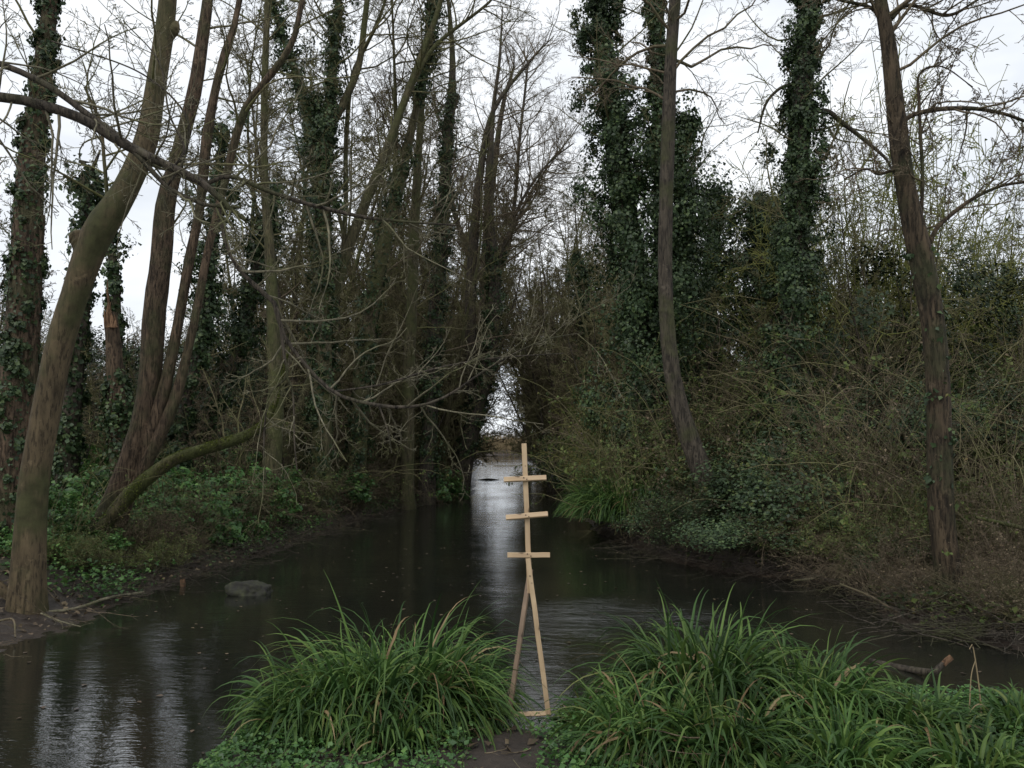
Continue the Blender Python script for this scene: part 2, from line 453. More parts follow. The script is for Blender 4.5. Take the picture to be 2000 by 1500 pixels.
def px_stem(pts, Y, K, root=False, top=0.0, rng=None):
    """Stem through photo pixels (x, y, width[, depth offset]) at distance Y."""
    rows = []
    for q in pts:
        yy = Y + (q[3] if len(q) > 3 else 0.0)
        p = W(q[0], q[1], yy)
        rows.append([*p, 0.5 * q[2] / F * yy])
    if root:
        x, y, z, r = rows[0]
        g = gz(x, y)
        if z > g + 0.05:
            rows.insert(0, [x + (x - rows[1][0]) * 0.1, y, g - 0.15, r * 1.35])
        else:
            rows[0][2] = min(z, g - 0.1)
    if top:
        a, b = np.array(rows[-2]), np.array(rows[-1])
        d = nrm((b - a)[:3]); d = nrm(d + np.array([0, 0, 0.6]))
        rows.append([*(b[:3] + d * top * 0.5 + rng.normal(size=3) * 0.12), b[3] * 0.72])
        rows.append([*(b[:3] + d * top + np.array([0, 0, top * 0.1]) + rng.normal(size=3) * 0.2), b[3] * 0.25])
    rows = np.array(rows)
    # spline by 3-D arc length
    p = rows
    seg = np.linalg.norm(np.diff(p[:, :3], axis=0), axis=1)
    q = np.column_stack([p])
    sp = spline(np.column_stack([p[:, 2], p[:, 0], p[:, 1], p[:, 3]]), K)
    P = sp[:, [1, 2, 0]]; R = np.maximum(sp[:, 3], 0.002)
    return P, R

def rough_tube(P, R, S, rng, amp=0.08, flare=0.0):
    V, Fq = tubes(P[None], R[None], S)
    K = len(P)
    V = V.reshape(K, S, 3)
    C = P[:, None, :]
    ph = rng.random(6) * 6.28; a = np.arange(S) * 2 * math.pi / S
    s = np.linspace(0, 1, K)[:, None]
    k = 1 + amp * (np.sin(2 * a[None] + ph[0] + 3 * s) + 0.7 * np.sin(3 * a[None] + ph[1] - 11 * s) + 0.8 * np.sin(23 * s + ph[2]) * np.sin(a[None] + ph[3]))
    k += amp * 0.5 * rng.normal(size=(K, 1)) * 0.5
    if flare:
        k += flare * np.exp(-s * K / 2.2) * (1 + 0.5 * np.sin(5 * a[None] + ph[4]))
    V = C + (V - C) * k[:, :, None]
    return V.reshape(-1, 3), Fq

def crown(mb, P, R, L, levels, rng, rmin=0.0022, zmin=None, lib=None):
    """Add successive orders of side branches. levels: dicts."""
    for li, lv in enumerate(levels):
        S0, D, idx, t, rr = kids(P, R, lv['n'], lv.get('t0', 0.15), lv.get('t1', 1.0), lv.get('ang', 50), lv.get('sd', 14), rng, zmin if li == 0 else None)
        if len(S0) == 0: return
        Lc = (lv['len'] if 'len' in lv else L[idx] * lv['fac']) * (1.0 - lv.get('fall', 0.5) * t) * (0.5 + 0.7 * rng.random(len(S0)))
        D[:, 2] += lv.get('lift', 0.0)
        Q = grow(S0, D, Lc, lv['K'], rng, lv.get('w', 0.16), lv.get('up', 0.0), lv.get('up2', 0.0))
        r0 = np.minimum(rr * 0.7, Lc * lv.get('rk', 0.012) + rmin * 0.5); r0 = np.maximum(r0, rmin)
        r1 = np.maximum(r0 * 0.3, rmin * 0.7)
        Rq = taper(r0, r1, lv['K'])
        mb.add(*tubes(Q, Rq, lv.get('S', 3)))
        if lib is not None: lib.append(Q)
        P, R, L = Q, Rq, Lc

def lv_set(n1, len1, n2=7, n3=6, n4=0, droop=0.0, ang=58, t0=0.25, w=0.17):
    l = [dict(n=n1, len=len1, K=9, S=5, ang=ang, sd=16, t0=t0, w=w * 0.8, up=0.03 - droop * 0.4, rk=0.011, fall=0.35),
         dict(n=n2, fac=0.42, K=6, S=3, ang=46, w=w, up=0.03 - droop, rk=0.008, t0=0.12),
         dict(n=n3, fac=0.5, K=4, S=3, ang=44, w=w, up=0.02 - droop, rk=0.007, t0=0.1)]
    if n4: l.append(dict(n=n4, fac=0.5, K=3, S=3, ang=42, w=w, rk=0.006, t0=0.1))
    return l

def ivy(mb, P, R, n, thick, rng, clump=0.16, size=0.065, nclump=None, t0=0.0, t1=1.0):
    """Ivy leaves in clumps hugging a stem; thick(t) = how far it stands off."""
    K = len(P)
    nc = nclump or max(8, n // 70)
    t = t0 + (t1 - t0) * rng.random(nc)
    f = t * (K - 1); i = np.minimum(f.astype(int), K - 2); fr = (f - i)[:, None]
    C = P[i] * (1 - fr) + P[i + 1] * fr
    r = R[i]
    T = nrm(P[i + 1] - P[i])
    q = rng.normal(size=(nc, 3)); q = nrm(q - T * (q * T).sum(-1, keepdims=True))
    th = np.array([thick(v) for v in t])
    ph = rng.random(6) * 6.28; az = np.arctan2(q[:, 1], q[:, 0])
    lump = 0.5 + 0.5 * np.sin(t * 19 + ph[0] + 1.3 * np.sin(az + ph[1])) * np.cos(az * 2 + ph[2] + t * 9) + 0.3 * np.sin(t * 47 + 3 * az + ph[3])
    th = th * (0.4 + 0.95 * np.clip(lump, 0, 1.2))
    off = r + th * rng.random(nc) ** 0.8
    CC = C + q * off[:, None]
    sz = clump * (0.5 + rng.random(nc)) * (0.5 + th / (th.max() + 1e-6))
    k = rng.integers(0, nc, n)
    g = nrm(rng.normal(size=(n, 3))) * (rng.random(n) ** 0.5)[:, None]
    g[:, 2] *= 1.25
    pos = CC[k] + g * sz[k][:, None]
    Nn = nrm(g) * 0.8 + q[k] * 0.7 + np.array([0, 0, 0.25])
    mb.add(*leaves(pos, Nn, size, rng, 0.9, 0.12, 0.6))
    # close cover straight on the bark
    m = n // 3
    t = t0 + (t1 - t0) * rng.random(m)
    f = t * (K - 1); i = np.minimum(f.astype(int), K - 2); fr = (f - i)[:, None]
    T = nrm(P[i + 1] - P[i]); q = rng.normal(size=(m, 3)); q = nrm(q - T * (q * T).sum(-1, keepdims=True))
    pos = P[i] * (1 - fr) + P[i + 1] * fr + q * (R[i] + 0.03 * rng.random(m))[:, None]
    mb.add(*leaves(pos, q, size, rng, 0.9, 0.12, 0.6))

def tree(name, label, cat, Y, stems, seed, levels=None, bk='bark_green', tw='twig', group=None, top=5.0, S=12, K=30,
         ivies=(), rmin=0.003, zmin=1.2, flare=0.25, amp=0.07, roots=(0,)):
    rng = np.random.default_rng(seed)
    built = []
    tb = MB(); lb_ = MB()
    for si, st in enumerate(stems):
        P, R = px_stem(st['p'], st.get('Y', Y), K, si in roots, st.get('top', top), rng)
        (lb_ if st.get('limb') else tb).add(*rough_tube(P, R, S, rng, amp, flare if si in roots else 0))
        built.append((P, R))
    x0, y0, z0 = built[0][0][0]
    g = (float(x0), float(y0), gz(x0, y0))
    root = empty(name, g, label, cat, group)
    def fin(o):
        o.matrix_parent_inverse.identity()
        me = o.data
        n = len(me.vertices); co = np.empty(n * 3, np.float32); me.vertices.foreach_get('co', co)
        co = co.reshape(-1, 3) - np.array(g, np.float32); me.vertices.foreach_set('co', co.ravel()); me.update()
        return o
    fin(tb.build('trunk', M[bk], root))
    if lb_.n:
        fin(lb_.build('mossy_limb', M['bark_moss'], root))['label'] = 'long moss covered limb bending up over the water'
        ms = MB()
        for (P, R), st in zip(built, stems):
            if not st.get('limb'): continue
            n = 9000; k = rng.integers(0, len(P) - 1, n); f = rng.random((n, 1))
            T = nrm(P[k + 1] - P[k]); q = rng.normal(size=(n, 3)); q[:, 2] = np.abs(q[:, 2]) * 1.4 - 0.15; q = nrm(q - T * (q * T).sum(-1, keepdims=True))
            keep = np.sin(k * 0.7 + q[:, 0] * 3) + rng.random(n) > 0.1
            pos = (P[k] * (1 - f) + P[k + 1] * f + q * (R[k] * (0.98 + 0.1 * rng.random(n)))[:, None])[keep]
            ms.add(*leaves(pos, q[keep] + rng.normal(size=(len(pos), 3)) * 0.8, 0.022, rng, 0.5, 0.1))
        fin(ms.build('moss', M['moss'], root))
    if levels:
        cb = MB()
        for (P, R), st in zip(built, stems):
            lv = st.get('levels', levels)
            if not lv: continue
            L = np.array([np.linalg.norm(np.diff(P, axis=0), axis=1).sum()])
            crown(cb, P[None], R[None], L, lv, rng, rmin, st.get('zmin', zmin))
        fin(cb.build('crown', M[tw], root))
    if ivies:
        ib = MB()
        for iv in ivies:
            P, R = built[iv['s']]
            ivy(ib, P, R, iv['n'], iv['th'], rng, iv.get('clump', 0.16), iv.get('size', 0.065), iv.get('nc'), iv.get('t0', 0), iv.get('t1', 1))
        fin(ib.build('ivy', M['ivy'], root))
    return root

# ---- left bank, nearest first
tree('smooth_barked_tree', 'thick smooth brown trunk leaning right over the mud at left, swollen knot halfway up', 'tree', 8.1,
     [dict(p=[(52, 1192, 61), (56, 1080, 57), (64, 955, 55), (80, 855, 54), (115, 680, 53), (148, 570, 52), (170, 505, 56), (190, 455, 61), (214, 418, 58), (240, 380, 50), (285, 280, 45), (304, 175, 39), (322, 60, 37), (328, 0, 35), (338, -120, 30)], top=4.5),
      dict(p=[(165, 480, 45), (152, 460, 36), (148, 453, 18)], top=0, levels=None),
      dict(p=[(48, 1188, 22), (20, 1165, 20), (-30, 1120, 18), (-90, 1060, 14)], top=0.0, levels=None),
      dict(p=[(330, 72, 20), (340, 55, 22), (346, 42, 8)], top=0, levels=None),
      dict(p=[(262, 345, 16), (235, 385, 12), (214, 420, 9), (205, 330, 7), (195, 240, 6), (165, 170, 4)], top=0.0)],
     11, lv_set(13, 1.7, 5, 5, 4, t0=0.35), 'bark_smooth', 'twig', S=20, K=60, flare=0.25, amp=0.04, zmin=3.5)
tree('ivy_clad_tree', 'straight trunk at the left edge with flat ivy climbing its left side', 'tree', 9.6,
     [dict(p=[(20, 1010, 74), (28, 850, 66), (38, 700, 60), (52, 500, 54), (62, 330, 48), (78, 200, 40), (88, 100, 34), (98, 0, 27), (104, -120, 24)]),
      dict(p=[(60, 900, 22), (62, 700, 22), (70, 560, 20), (78, 420, 18)], top=0, levels=None)],
     12, lv_set(16, 2.0, 5, 5, 4, t0=0.4), 'bark_red', 'twig', S=14,
     ivies=[dict(s=0, n=11000, th=lambda t: 0.05 if t < 0.62 else 0.0, clump=0.06, t1=0.66, size=0.048)], zmin=3)
tree('multi_stem_tree', 'reddish clump of three splayed stems from one base with long mossy limb over the water', 'tree', 11.0,
     [dict(p=[(195, 1062, 58), (225, 990, 52), (258, 900, 46), (280, 820, 40), (293, 730, 38), (301, 610, 40), (316, 500, 38), (325, 400, 36), (345, 320, 28), (362, 250, 26), (380, 175, 26), (394, 80, 23), (405, 0, 20), (412, -80, 17)]),
      dict(p=[(235, 1000, 26), (285, 870, 28), (318, 770, 24), (338, 680, 21), (353, 600, 20), (371, 500, 20), (384, 440, 19), (393, 385, 19), (403, 280, 22), (421, 175, 17), (440, 105, 18), (458, 50, 14), (468, 0, 12)]),
      dict(p=[(240, 990, 26), (300, 870, 30), (342, 780, 24), (366, 690, 18), (388, 590, 17), (404, 500, 16), (425, 410, 16), (445, 330, 16), (458, 275, 17), (482, 208, 17), (527, 148, 15), (568, 88, 13), (590, 0, 11)]),
      dict(p=[(190, 1045, 26), (245, 975, 27), (300, 925, 25), (350, 893, 22), (430, 868, 21), (475, 853, 19), (510, 832, 15), (532, 800, 10), (546, 760, 6), (556, 710, 4), (575, 660, 2)], Y=10.6, top=0, limb=True,
           levels=lv_set(14, 1.2, 5, 5, 0, t0=0.5, droop=0.05), zmin=0.5)],
     13, lv_set(16, 1.7, 6, 5, 3, t0=0.3), 'bark_red', 'twig', S=16, K=60, roots=(0,), flare=0.15, zmin=3.2)
tree('snapped_tree', 'snapped trunk with an orange splintered top beside the splayed stems', 'tree', 12.5,
     [dict(p=[(238, 1000, 42), (235, 900, 40), (230, 800, 38), (224, 720, 34), (218, 640, 28), (217, 610, 24)], top=0)],
     14, None, 'bark_red', 'twig', S=12,
     ivies=[dict(s=0, n=2600, th=lambda t: 0.16 if t < 0.62 else 0.02, t1=0.7)])
def splinter():
    root = bpy.data.objects['snapped_tree']
    mb = MB(); g = np.array(root.location)
    rng = np.random.default_rng(5)
    for (x, y0, y1, wd) in ((210, 640, 545, 10), (216, 640, 590, 14), (224, 640, 615, 10), (205, 640, 600, 8)):
        a = W(x + 2, y0, 12.4) - g; b = W(x, y1, 12.4) - g
        P = np.linspace(a, b, 5); P[1:-1] += rng.normal(size=(3, 3)) * 0.01
        Rr = np.linspace(wd / 2, 0.6, 5) / F * 12.4
        mb.add(*tubes(P[None], Rr[None], 5))
    mb.build('splintered_top', M['snapped'], root)
splinter()

def ivy_only(label, Y, p, seed, n, th, top=4.0, clump=0.2, t1=0.95, lvl=None, size=0.07, nc=None, tw='twig', extra=(), iv2=(), group=None, zmin=2):
    return tree('ivy_clad_tree', label, 'tree', Y, [dict(p=p)] + list(extra), seed, lvl, 'bark_dark', tw, top=top, group=group,
                ivies=[dict(s=0, n=n, th=th, clump=clump, t1=t1, size=size, nc=nc)] + list(iv2), zmin=zmin)

ivy_only('dark ivied trunk standing just behind the thick leaning smooth trunk', 12.5,
         [(128, 960, 40), (135, 850, 36), (148, 720, 30), (165, 560, 26), (172, 430, 22), (160, 340, 14)], 21, 5200, lambda t: 0.06 + 0.55 * max(0, (t - 0.6)) , 0.5, 0.16,
         lvl=lv_set(10, 1.0, 5, 5, 0, t0=0.4), nc=90)
ivy_only('slim ivied trunk rising behind the snapped trunk', 14,
         [(240, 960, 26), (238, 800, 22), (228, 640, 20), (222, 520, 18), (205, 430, 13), (180, 330, 9)], 22, 3800, lambda t: 0.07 + 0.15 * max(0, (t - 0.3)), 0.5, 0.12, nc=60,
         lvl=lv_set(10, 1.0, 5, 5, 0, t0=0.4))
ivy_only('bushy ivied tree behind the splayed stems', 15,
         [(345, 940, 26), (360, 800, 24), (395, 650, 22), (410, 520, 20), (420, 400, 16), (430, 300, 12)], 23, 9000, lambda t: 0.12 + 0.9 * max(0, (t - 0.35)), 1.0, 0.22, nc=120,
         lvl=lv_set(14, 1.6, 5, 5, 0, t0=0.3))
ivy_only('leaning ivied trunk left of the straight slim trunk over the bank', 16,
         [(352, 930, 24), (420, 800, 24), (470, 660, 22), (495, 560, 20), (510, 470, 16)], 24, 9000, lambda t: 0.12 + 0.6 * max(0, (t - 0.3)), 1.4, 0.22, nc=110,
         lvl=lv_set(12, 1.6, 5, 5, 0, t0=0.3))

tree('alder_tree', 'straight slim trunk with reddish lower bark left of the forked ivied tree', 'tree', 15.2,
     [dict(p=[(520, 985, 40), (532, 880, 34), (538, 780, 30), (534, 650, 26), (528, 500, 22), (518, 380, 17), (516, 250, 15), (518, 120, 14), (522, 0, 12)])],
     31, lv_set(42, 1.9, 8, 6, 5, t0=0.3), 'bark_green', 'twig')
tree('forked_tree', 'forked tree with ivy thick on its right fork, left of centre', 'tree', 17,
     [dict(p=[(625, 985, 42), (628, 850, 38), (630, 700, 38), (628, 560, 38), (628, 430, 36), (622, 330, 32), (604, 250, 24), (588, 170, 18), (560, 90, 14), (535, 20, 11), (525, -60, 9)]),
      dict(p=[(628, 330, 26), (640, 240, 22), (650, 140, 18), (657, 50, 15), (662, -30, 13)]),
      dict(p=[(640, 260, 16), (672, 200, 15), (700, 130, 13), (712, 40, 11), (720, -40, 9)])],
     32, lv_set(26, 2.1, 7, 6, 4, t0=0.2), 'bark_green', 'twig',
     ivies=[dict(s=0, n=11000, th=lambda t: 0.28 if t > 0.3 else 0.12, t1=0.72, clump=0.2), dict(s=1, n=8000, th=lambda t: 0.22, clump=0.18)])
tree('leaning_tree', 'long trunk slanting right across the left of centre, rising from the left bank', 'tree', 17.5,
     [dict(p=[(545, 960, 34), (575, 850, 30), (620, 720, 26), (655, 560, 22), (700, 430, 20), (745, 320, 18), (785, 210, 15), (830, 90, 13), (862, 0, 10)]),
      dict(p=[(668, 520, 10), (675, 400, 10), (676, 280, 10), (688, 150, 9), (715, 90, 8), (750, 10, 6)]),
      dict(p=[(770, 260, 9), (800, 180, 9), (850, 90, 8), (960, 0, 5)], top=1.0)],
     33, lv_set(32, 2.0, 8, 6, 5, t0=0.2), 'bark_green', 'twig')
tree('leaning_tree', 'dark trunk leaning right with bright ivy near its top, centre left', 'tree', 19,
     [dict(p=[(690, 985, 36), (700, 850, 34), (712, 700, 32), (735, 540, 30), (770, 400, 26), (795, 290, 20), (815, 200, 14), (838, 90, 11), (850, 0, 9)]),
      dict(p=[(760, 420, 14), (772, 340, 13), (772, 200, 8), (768, 60, 5)])],
     34, lv_set(37, 2.2, 8, 6, 5, t0=0.15), 'bark_green', 'twig_brown',
     ivies=[dict(s=0, n=6500, th=lambda t: 0.2, t0=0.55, t1=0.8, clump=0.2), dict(s=0, n=4000, th=lambda t: 0.12, t0=0.05, t1=0.5)])
tree('alder_tree', 'narrow green trunk between the two right leaning trunks of the left bank', 'tree', 20.5,
     [dict(p=[(795, 990, 24), (797, 850, 24), (800, 700, 22), (806, 560, 20), (812, 400, 18), (818, 280, 13), (830, 120, 10), (838, 0, 8)])],
     35, lv_set(47, 2.2, 8, 6, 5, t0=0.12), 'bark_green', 'twig')
tree('ivy_clad_tree', 'dark trunk ivied up to the level of the thin top branches, centre left', 'tree', 22,
     [dict(p=[(832, 985, 30), (838, 850, 28), (846, 700, 28), (856, 540, 26), (868, 380, 22), (876, 250, 18), (884, 140, 13), (880, 40, 8)])],
     36, lv_set(47, 2.4, 8, 6, 5, t0=0.2), 'bark_dark', 'twig_brown', top=3,
     ivies=[dict(s=0, n=10000, th=lambda t: 0.16, t0=0.05, t1=0.7, clump=0.18)])
tree('leaning_tree', 'stout ivied trunk leaning out over the river where it narrows', 'tree', 26,
     [dict(p=[(893, 975, 38), (906, 900, 36), (931, 790, 34), (958, 690, 32), (965, 560, 26), (955, 420, 22), (957, 300, 15), (965, 200, 9)], top=3),
      dict(p=[(925, 830, 22), (920, 680, 22), (922, 520, 20), (935, 360, 16), (962, 220, 10), (1035, 120, 6)], top=1),
      dict(p=[(950, 600, 8), (985, 480, 7), (1020, 390, 5), (1070, 320, 4), (1120, 280, 2)], top=0)],
     37, lv_set(34, 3.0, 8, 6, 4, t0=0.12), 'bark_dark', 'twig_brown', rmin=0.003,
     ivies=[dict(s=0, n=7000, th=lambda t: 0.08 + 0.3 * t, t0=0.08, t1=0.5, clump=0.15, size=0.07)])
tree('pollard_tree', 'twiggy fan shaped tree at centre with upright side branches', 'tree', 30,
     [dict(p=[(898, 960, 24), (918, 800, 22), (942, 640, 20), (950, 500, 18), (958, 380, 15), (975, 250, 10), (990, 170, 7)], top=1),
      dict(p=[(952, 600, 9), (985, 500, 9), (1005, 400, 8), (1015, 270, 6), (1030, 130, 4)], top=0.8),
      dict(p=[(945, 560, 12), (905, 470, 10), (880, 380, 9), (865, 250, 6)], top=1),
      dict(p=[(952, 520, 7), (1000, 450, 6), (1040, 370, 4), (1090, 300, 2)], top=0.5)],
     38, lv_set(50, 3.0, 9, 7, 4, t0=0.1, ang=42), 'bark_dark', 'twig_brown', rmin=0.0035)

# ---- right bank
ivy_only('short bushy ivied tree just right of the big ivied tree', 21,
         [(1375, 900, 30), (1380, 760, 28), (1385, 600, 26), (1392, 480, 20), (1398, 400, 10)], 45, 26000, lambda t: 0.9 if t < 0.6 else 0.4, 0.5, 0.3, nc=260, lvl=lv_set(14, 1.6, 5, 5, 3, t0=0.4), size=0.07)
ivy_only('broad dark ivied tree half hidden behind the ivy column', 20,
         [(1500, 900, 34), (1498, 740, 32), (1495, 600, 28), (1490, 480, 22), (1485, 390, 10)], 46, 34000, lambda t: 1.0 if t < 0.7 else 0.5, 0.4, 0.32, nc=300, lvl=lv_set(16, 1.8, 5, 5, 3, t0=0.4), size=0.07)
tree('slim_tree', 'slim bare trunk with a bowed foot standing in front of the big ivied tree', 'tree', 12.0,
     [dict(p=[(1400, 1010, 46), (1375, 930, 40), (1345, 850, 36), (1318, 760, 33), (1303, 650, 30), (1298, 530, 28), (1301, 400, 27), (1306, 250, 26), (1310, 120, 24), (1318, 0, 22), (1324, -80, 19)])],
     41, lv_set(60, 2.6, 7, 6, 5, t0=0.45, w=0.24), 'bark_dark', 'twig_brown', zmin=4.2)
tree('ivy_clad_tree', 'biggest ivied tree, a towering leafy mass right of centre', 'tree', 16,
     [dict(p=[(1285, 960, 50), (1275, 850, 50), (1262, 700, 48), (1245, 550, 44), (1222, 420, 40), (1205, 300, 38), (1190, 180, 34), (1178, 80, 30), (1170, 0, 28)]),
      dict(p=[(1280, 800, 34), (1290, 640, 34), (1296, 480, 34), (1292, 320, 30), (1288, 180, 28), (1284, 60, 24), (1280, 0, 22)]),
      dict(p=[(1270, 700, 20), (1310, 600, 20), (1335, 480, 18), (1330, 380, 14), (1322, 330, 8), (1345, 230, 4)], top=0)],
     42, lv_set(22, 2.4, 6, 5, 4, t0=0.5), 'bark_dark', 'twig', top=4,
     ivies=[dict(s=0, n=62000, th=lambda t: 0.95 if t < 0.35 else (0.75 if t < 0.48 else (0.5 if t < 0.6 else 0.32)), clump=0.27, nc=560, size=0.062),
            dict(s=1, n=34000, th=lambda t: 0.95 if t < 0.4 else (0.4 if t < 0.5 else 0.1), clump=0.24, nc=340, size=0.062),
            dict(s=2, n=20000, th=lambda t: 0.6 if t < 0.7 else 0.2, clump=0.24, nc=170, size=0.062)])
tree('ivy_clad_tree', 'tall narrow ivy column between the big ivied tree and the rough right trunk', 'tree', 14,
     [dict(p=[(1515, 960, 40), (1525, 830, 40), (1540, 700, 40), (1552, 560, 40), (1560, 400, 38), (1562, 260, 36), (1570, 120, 34), (1582, 0, 32), (1590, -90, 28)]),
      dict(p=[(1565, 230, 9), (1610, 216, 9), (1640, 235, 9), (1690, 275, 8), (1730, 310, 6), (1745, 340, 4)], top=0, levels=lv_set(10, 0.9, 5, 5, 3)),
      dict(p=[(1555, 160, 7), (1520, 175, 6), (1495, 205, 5), (1480, 260, 3)], top=0, levels=lv_set(8, 0.9, 5, 5, 3))],
     43, lv_set(48, 2.4, 7, 6, 5, t0=0.3, w=0.24), 'bark_dark', 'twig', top=4,
     ivies=[dict(s=0, n=52000, th=lambda t: 0.42 if t < 0.45 else (0.26 if t < 0.6 else 0.17), clump=0.16, nc=520, size=0.055)])
tree('rough_barked_tree', 'rough dark trunk leaning left at right, with a few ivy leaves on its foot', 'tree', 8.3,
     [dict(p=[(1872, 1195, 56), (1852, 1120, 44), (1838, 1000, 45), (1834, 880, 45), (1832, 760, 44), (1824, 640, 44), (1808, 540, 46), (1788, 450, 44), (1770, 370, 38), (1755, 270, 37), (1745, 180, 34), (1735, 90, 30), (1720, 0, 25), (1712, -80, 22)]),
      dict(p=[(1764, 236, 9), (1790, 222, 9), (1840, 213, 9), (1900, 212, 8), (1960, 222, 7), (2010, 240, 6), (2090, 270, 4)], top=0, levels=lv_set(16, 1.0, 6, 6, 5, t0=0.1, w=0.22)),
      dict(p=[(1815, 475, 10), (1835, 440, 9), (1890, 395, 8), (1950, 365, 6), (2010, 355, 5), (2080, 350, 3)], top=0, levels=lv_set(16, 0.9, 6, 6, 5, t0=0.1, w=0.22)),
      dict(p=[(1798, 440, 8), (1802, 350, 7), (1798, 270, 7), (1795, 200, 6), (1796, 145, 5), (1840, 130, 3), (1900, 170, 2)], top=0, levels=lv_set(14, 0.9, 6, 6, 5, t0=0.1, w=0.22)),
      dict(p=[(1720, 40, 8), (1700, 15, 7), (1640, 0, 6), (1600, -10, 5)], top=0, levels=lv_set(14, 0.9, 5, 6, 4, t0=0.1, w=0.22)),
      dict(p=[(1738, 40, 8), (1775, 10, 7), (1850, 30, 7), (1910, 0, 4)], top=0, levels=lv_set(14, 0.9, 5, 6, 4, t0=0.1, w=0.22)),
      dict(p=[(1750, 330, 7), (1715, 340, 5), (1690, 330, 4), (1650, 350, 3)], top=0, levels=lv_set(10, 0.8, 5, 6, 4, t0=0.1, w=0.22)),
      ],
     44, lv_set(36, 2.4, 7, 6, 5, t0=0.45, w=0.24), 'bark_rough', 'twig_brown', S=20, K=60, amp=0.05, zmin=3.2,
     ivies=[dict(s=0, n=260, th=lambda t: 0.0, t0=0.08, t1=0.3, clump=0.12, size=0.06, nc=12)])

# ---- overhanging tree, trunk outside the frame at the left, its limbs across the upper left
tree('overhanging_tree', 'dark arching limbs reaching in from the left edge and drooping pale twigs over the river', 'tree', 6.0,
     [dict(p=[(-620, 1200, 110), (-600, 900, 100), (-560, 600, 90), (-500, 300, 80), (-440, 0, 60)], top=5, levels=None),
      dict(p=[(-520, 420, 60), (-350, 260, 40), (-160, 190, 28), (0, 190, 21), (90, 207, 21), (170, 236, 21), (240, 280, 20), (320, 320, 17), (400, 360, 14), (440, 400, 11), (480, 430, 8)], top=0,
           levels=lv_set(16, 1.22, 5, 5, 2, t0=0.35, droop=0.03), zmin=0),
      dict(p=[(-480, 260, 40), (-250, 120, 24), (-100, 100, 16), (0, 125, 13), (90, 165, 13), (170, 222, 13), (235, 270, 12), (290, 325, 11), (325, 365, 9), (400, 400, 8), (470, 405, 6)], top=0,
           levels=lv_set(16, 1.22, 5, 5, 2, t0=0.35, droop=0.03), zmin=0),
      dict(p=[(400, 360, 9), (450, 345, 8), (520, 372, 8), (600, 398, 8), (700, 422, 7), (780, 432, 5), (890, 440, 3)], top=0, Y=6.6,
           levels=lv_set(20, 1.22, 5, 5, 2, t0=0.05, droop=0.02), zmin=0),
      dict(p=[(425, 400, 9), (436, 450, 8), (455, 510, 8), (500, 560, 9), (535, 590, 9), (552, 650, 8), (590, 705, 7), (650, 765, 7), (720, 788, 7), (800, 795, 6), (870, 775, 5), (960, 715, 4), (1060, 665, 3), (1140, 650, 2)], top=0, Y=6.8,
           levels=lv_set(28, 1.15, 5, 4, 2, t0=0.1, droop=0.02), zmin=0),
      dict(p=[(548, 640, 6), (556, 700, 6), (560, 735, 5), (530, 765, 5), (520, 800, 4), (515, 880, 3), (520, 940, 2)], top=0, Y=6.7,
           levels=lv_set(10, 0.74, 3, 3, 0, t0=0.1, droop=0.12), zmin=0),
      dict(p=[(560, 735, 5), (572, 770, 4), (575, 860, 3), (580, 920, 2)], top=0, Y=6.7,
           levels=lv_set(7, 0.68, 3, 3, 0, t0=0.1, droop=0.12), zmin=0),
      dict(p=[(650, 765, 4), (750, 750, 4), (850, 720, 4), (960, 700, 3), (1100, 690, 2)], top=0, Y=6.9,
           levels=lv_set(12, 0.94, 4, 4, 1, t0=0.05), zmin=0),
      dict(p=[(740, 792, 4), (757, 840, 3), (765, 885, 2)], top=0, Y=6.7, levels=lv_set(5, 0.41, 3, 3, 0, droop=0.05), zmin=0),
      dict(p=[(340, 325, 6), (360, 290, 5), (330, 220, 4), (310, 120, 3), (240, 40, 2)], top=0, Y=6.3,
           levels=lv_set(10, 0.81, 4, 4, 1, t0=0.05), zmin=0),
      dict(p=[(325, 365, 5), (350, 330, 5), (365, 290, 5), (360, 220, 4), (270, 140, 3), (100, 80, 3)], top=0, Y=6.5,
           levels=lv_set(12, 1.08, 4, 4, 1, t0=0.05), zmin=0)],
     51, lv_set(14, 1.5), 'bark_dark', 'twig_pale', S=10, K=30, amp=0.05, rmin=0.0024)

# ------------------------------------------------------------------ prototypes copied through the wood
def copy_tree(o, loc, rz, s, label=None, group=None):
    c = o.copy(); COL.objects.link(c); c.location = loc; c.rotation_euler = (0, 0, rz); c.scale = (s[0], s[0], s[1])
    if label: c['label'] = label
    if group: c['group'] = group
    for ch in o.children:
        k = ch.copy(); COL.objects.link(k); k.parent = c
    return c

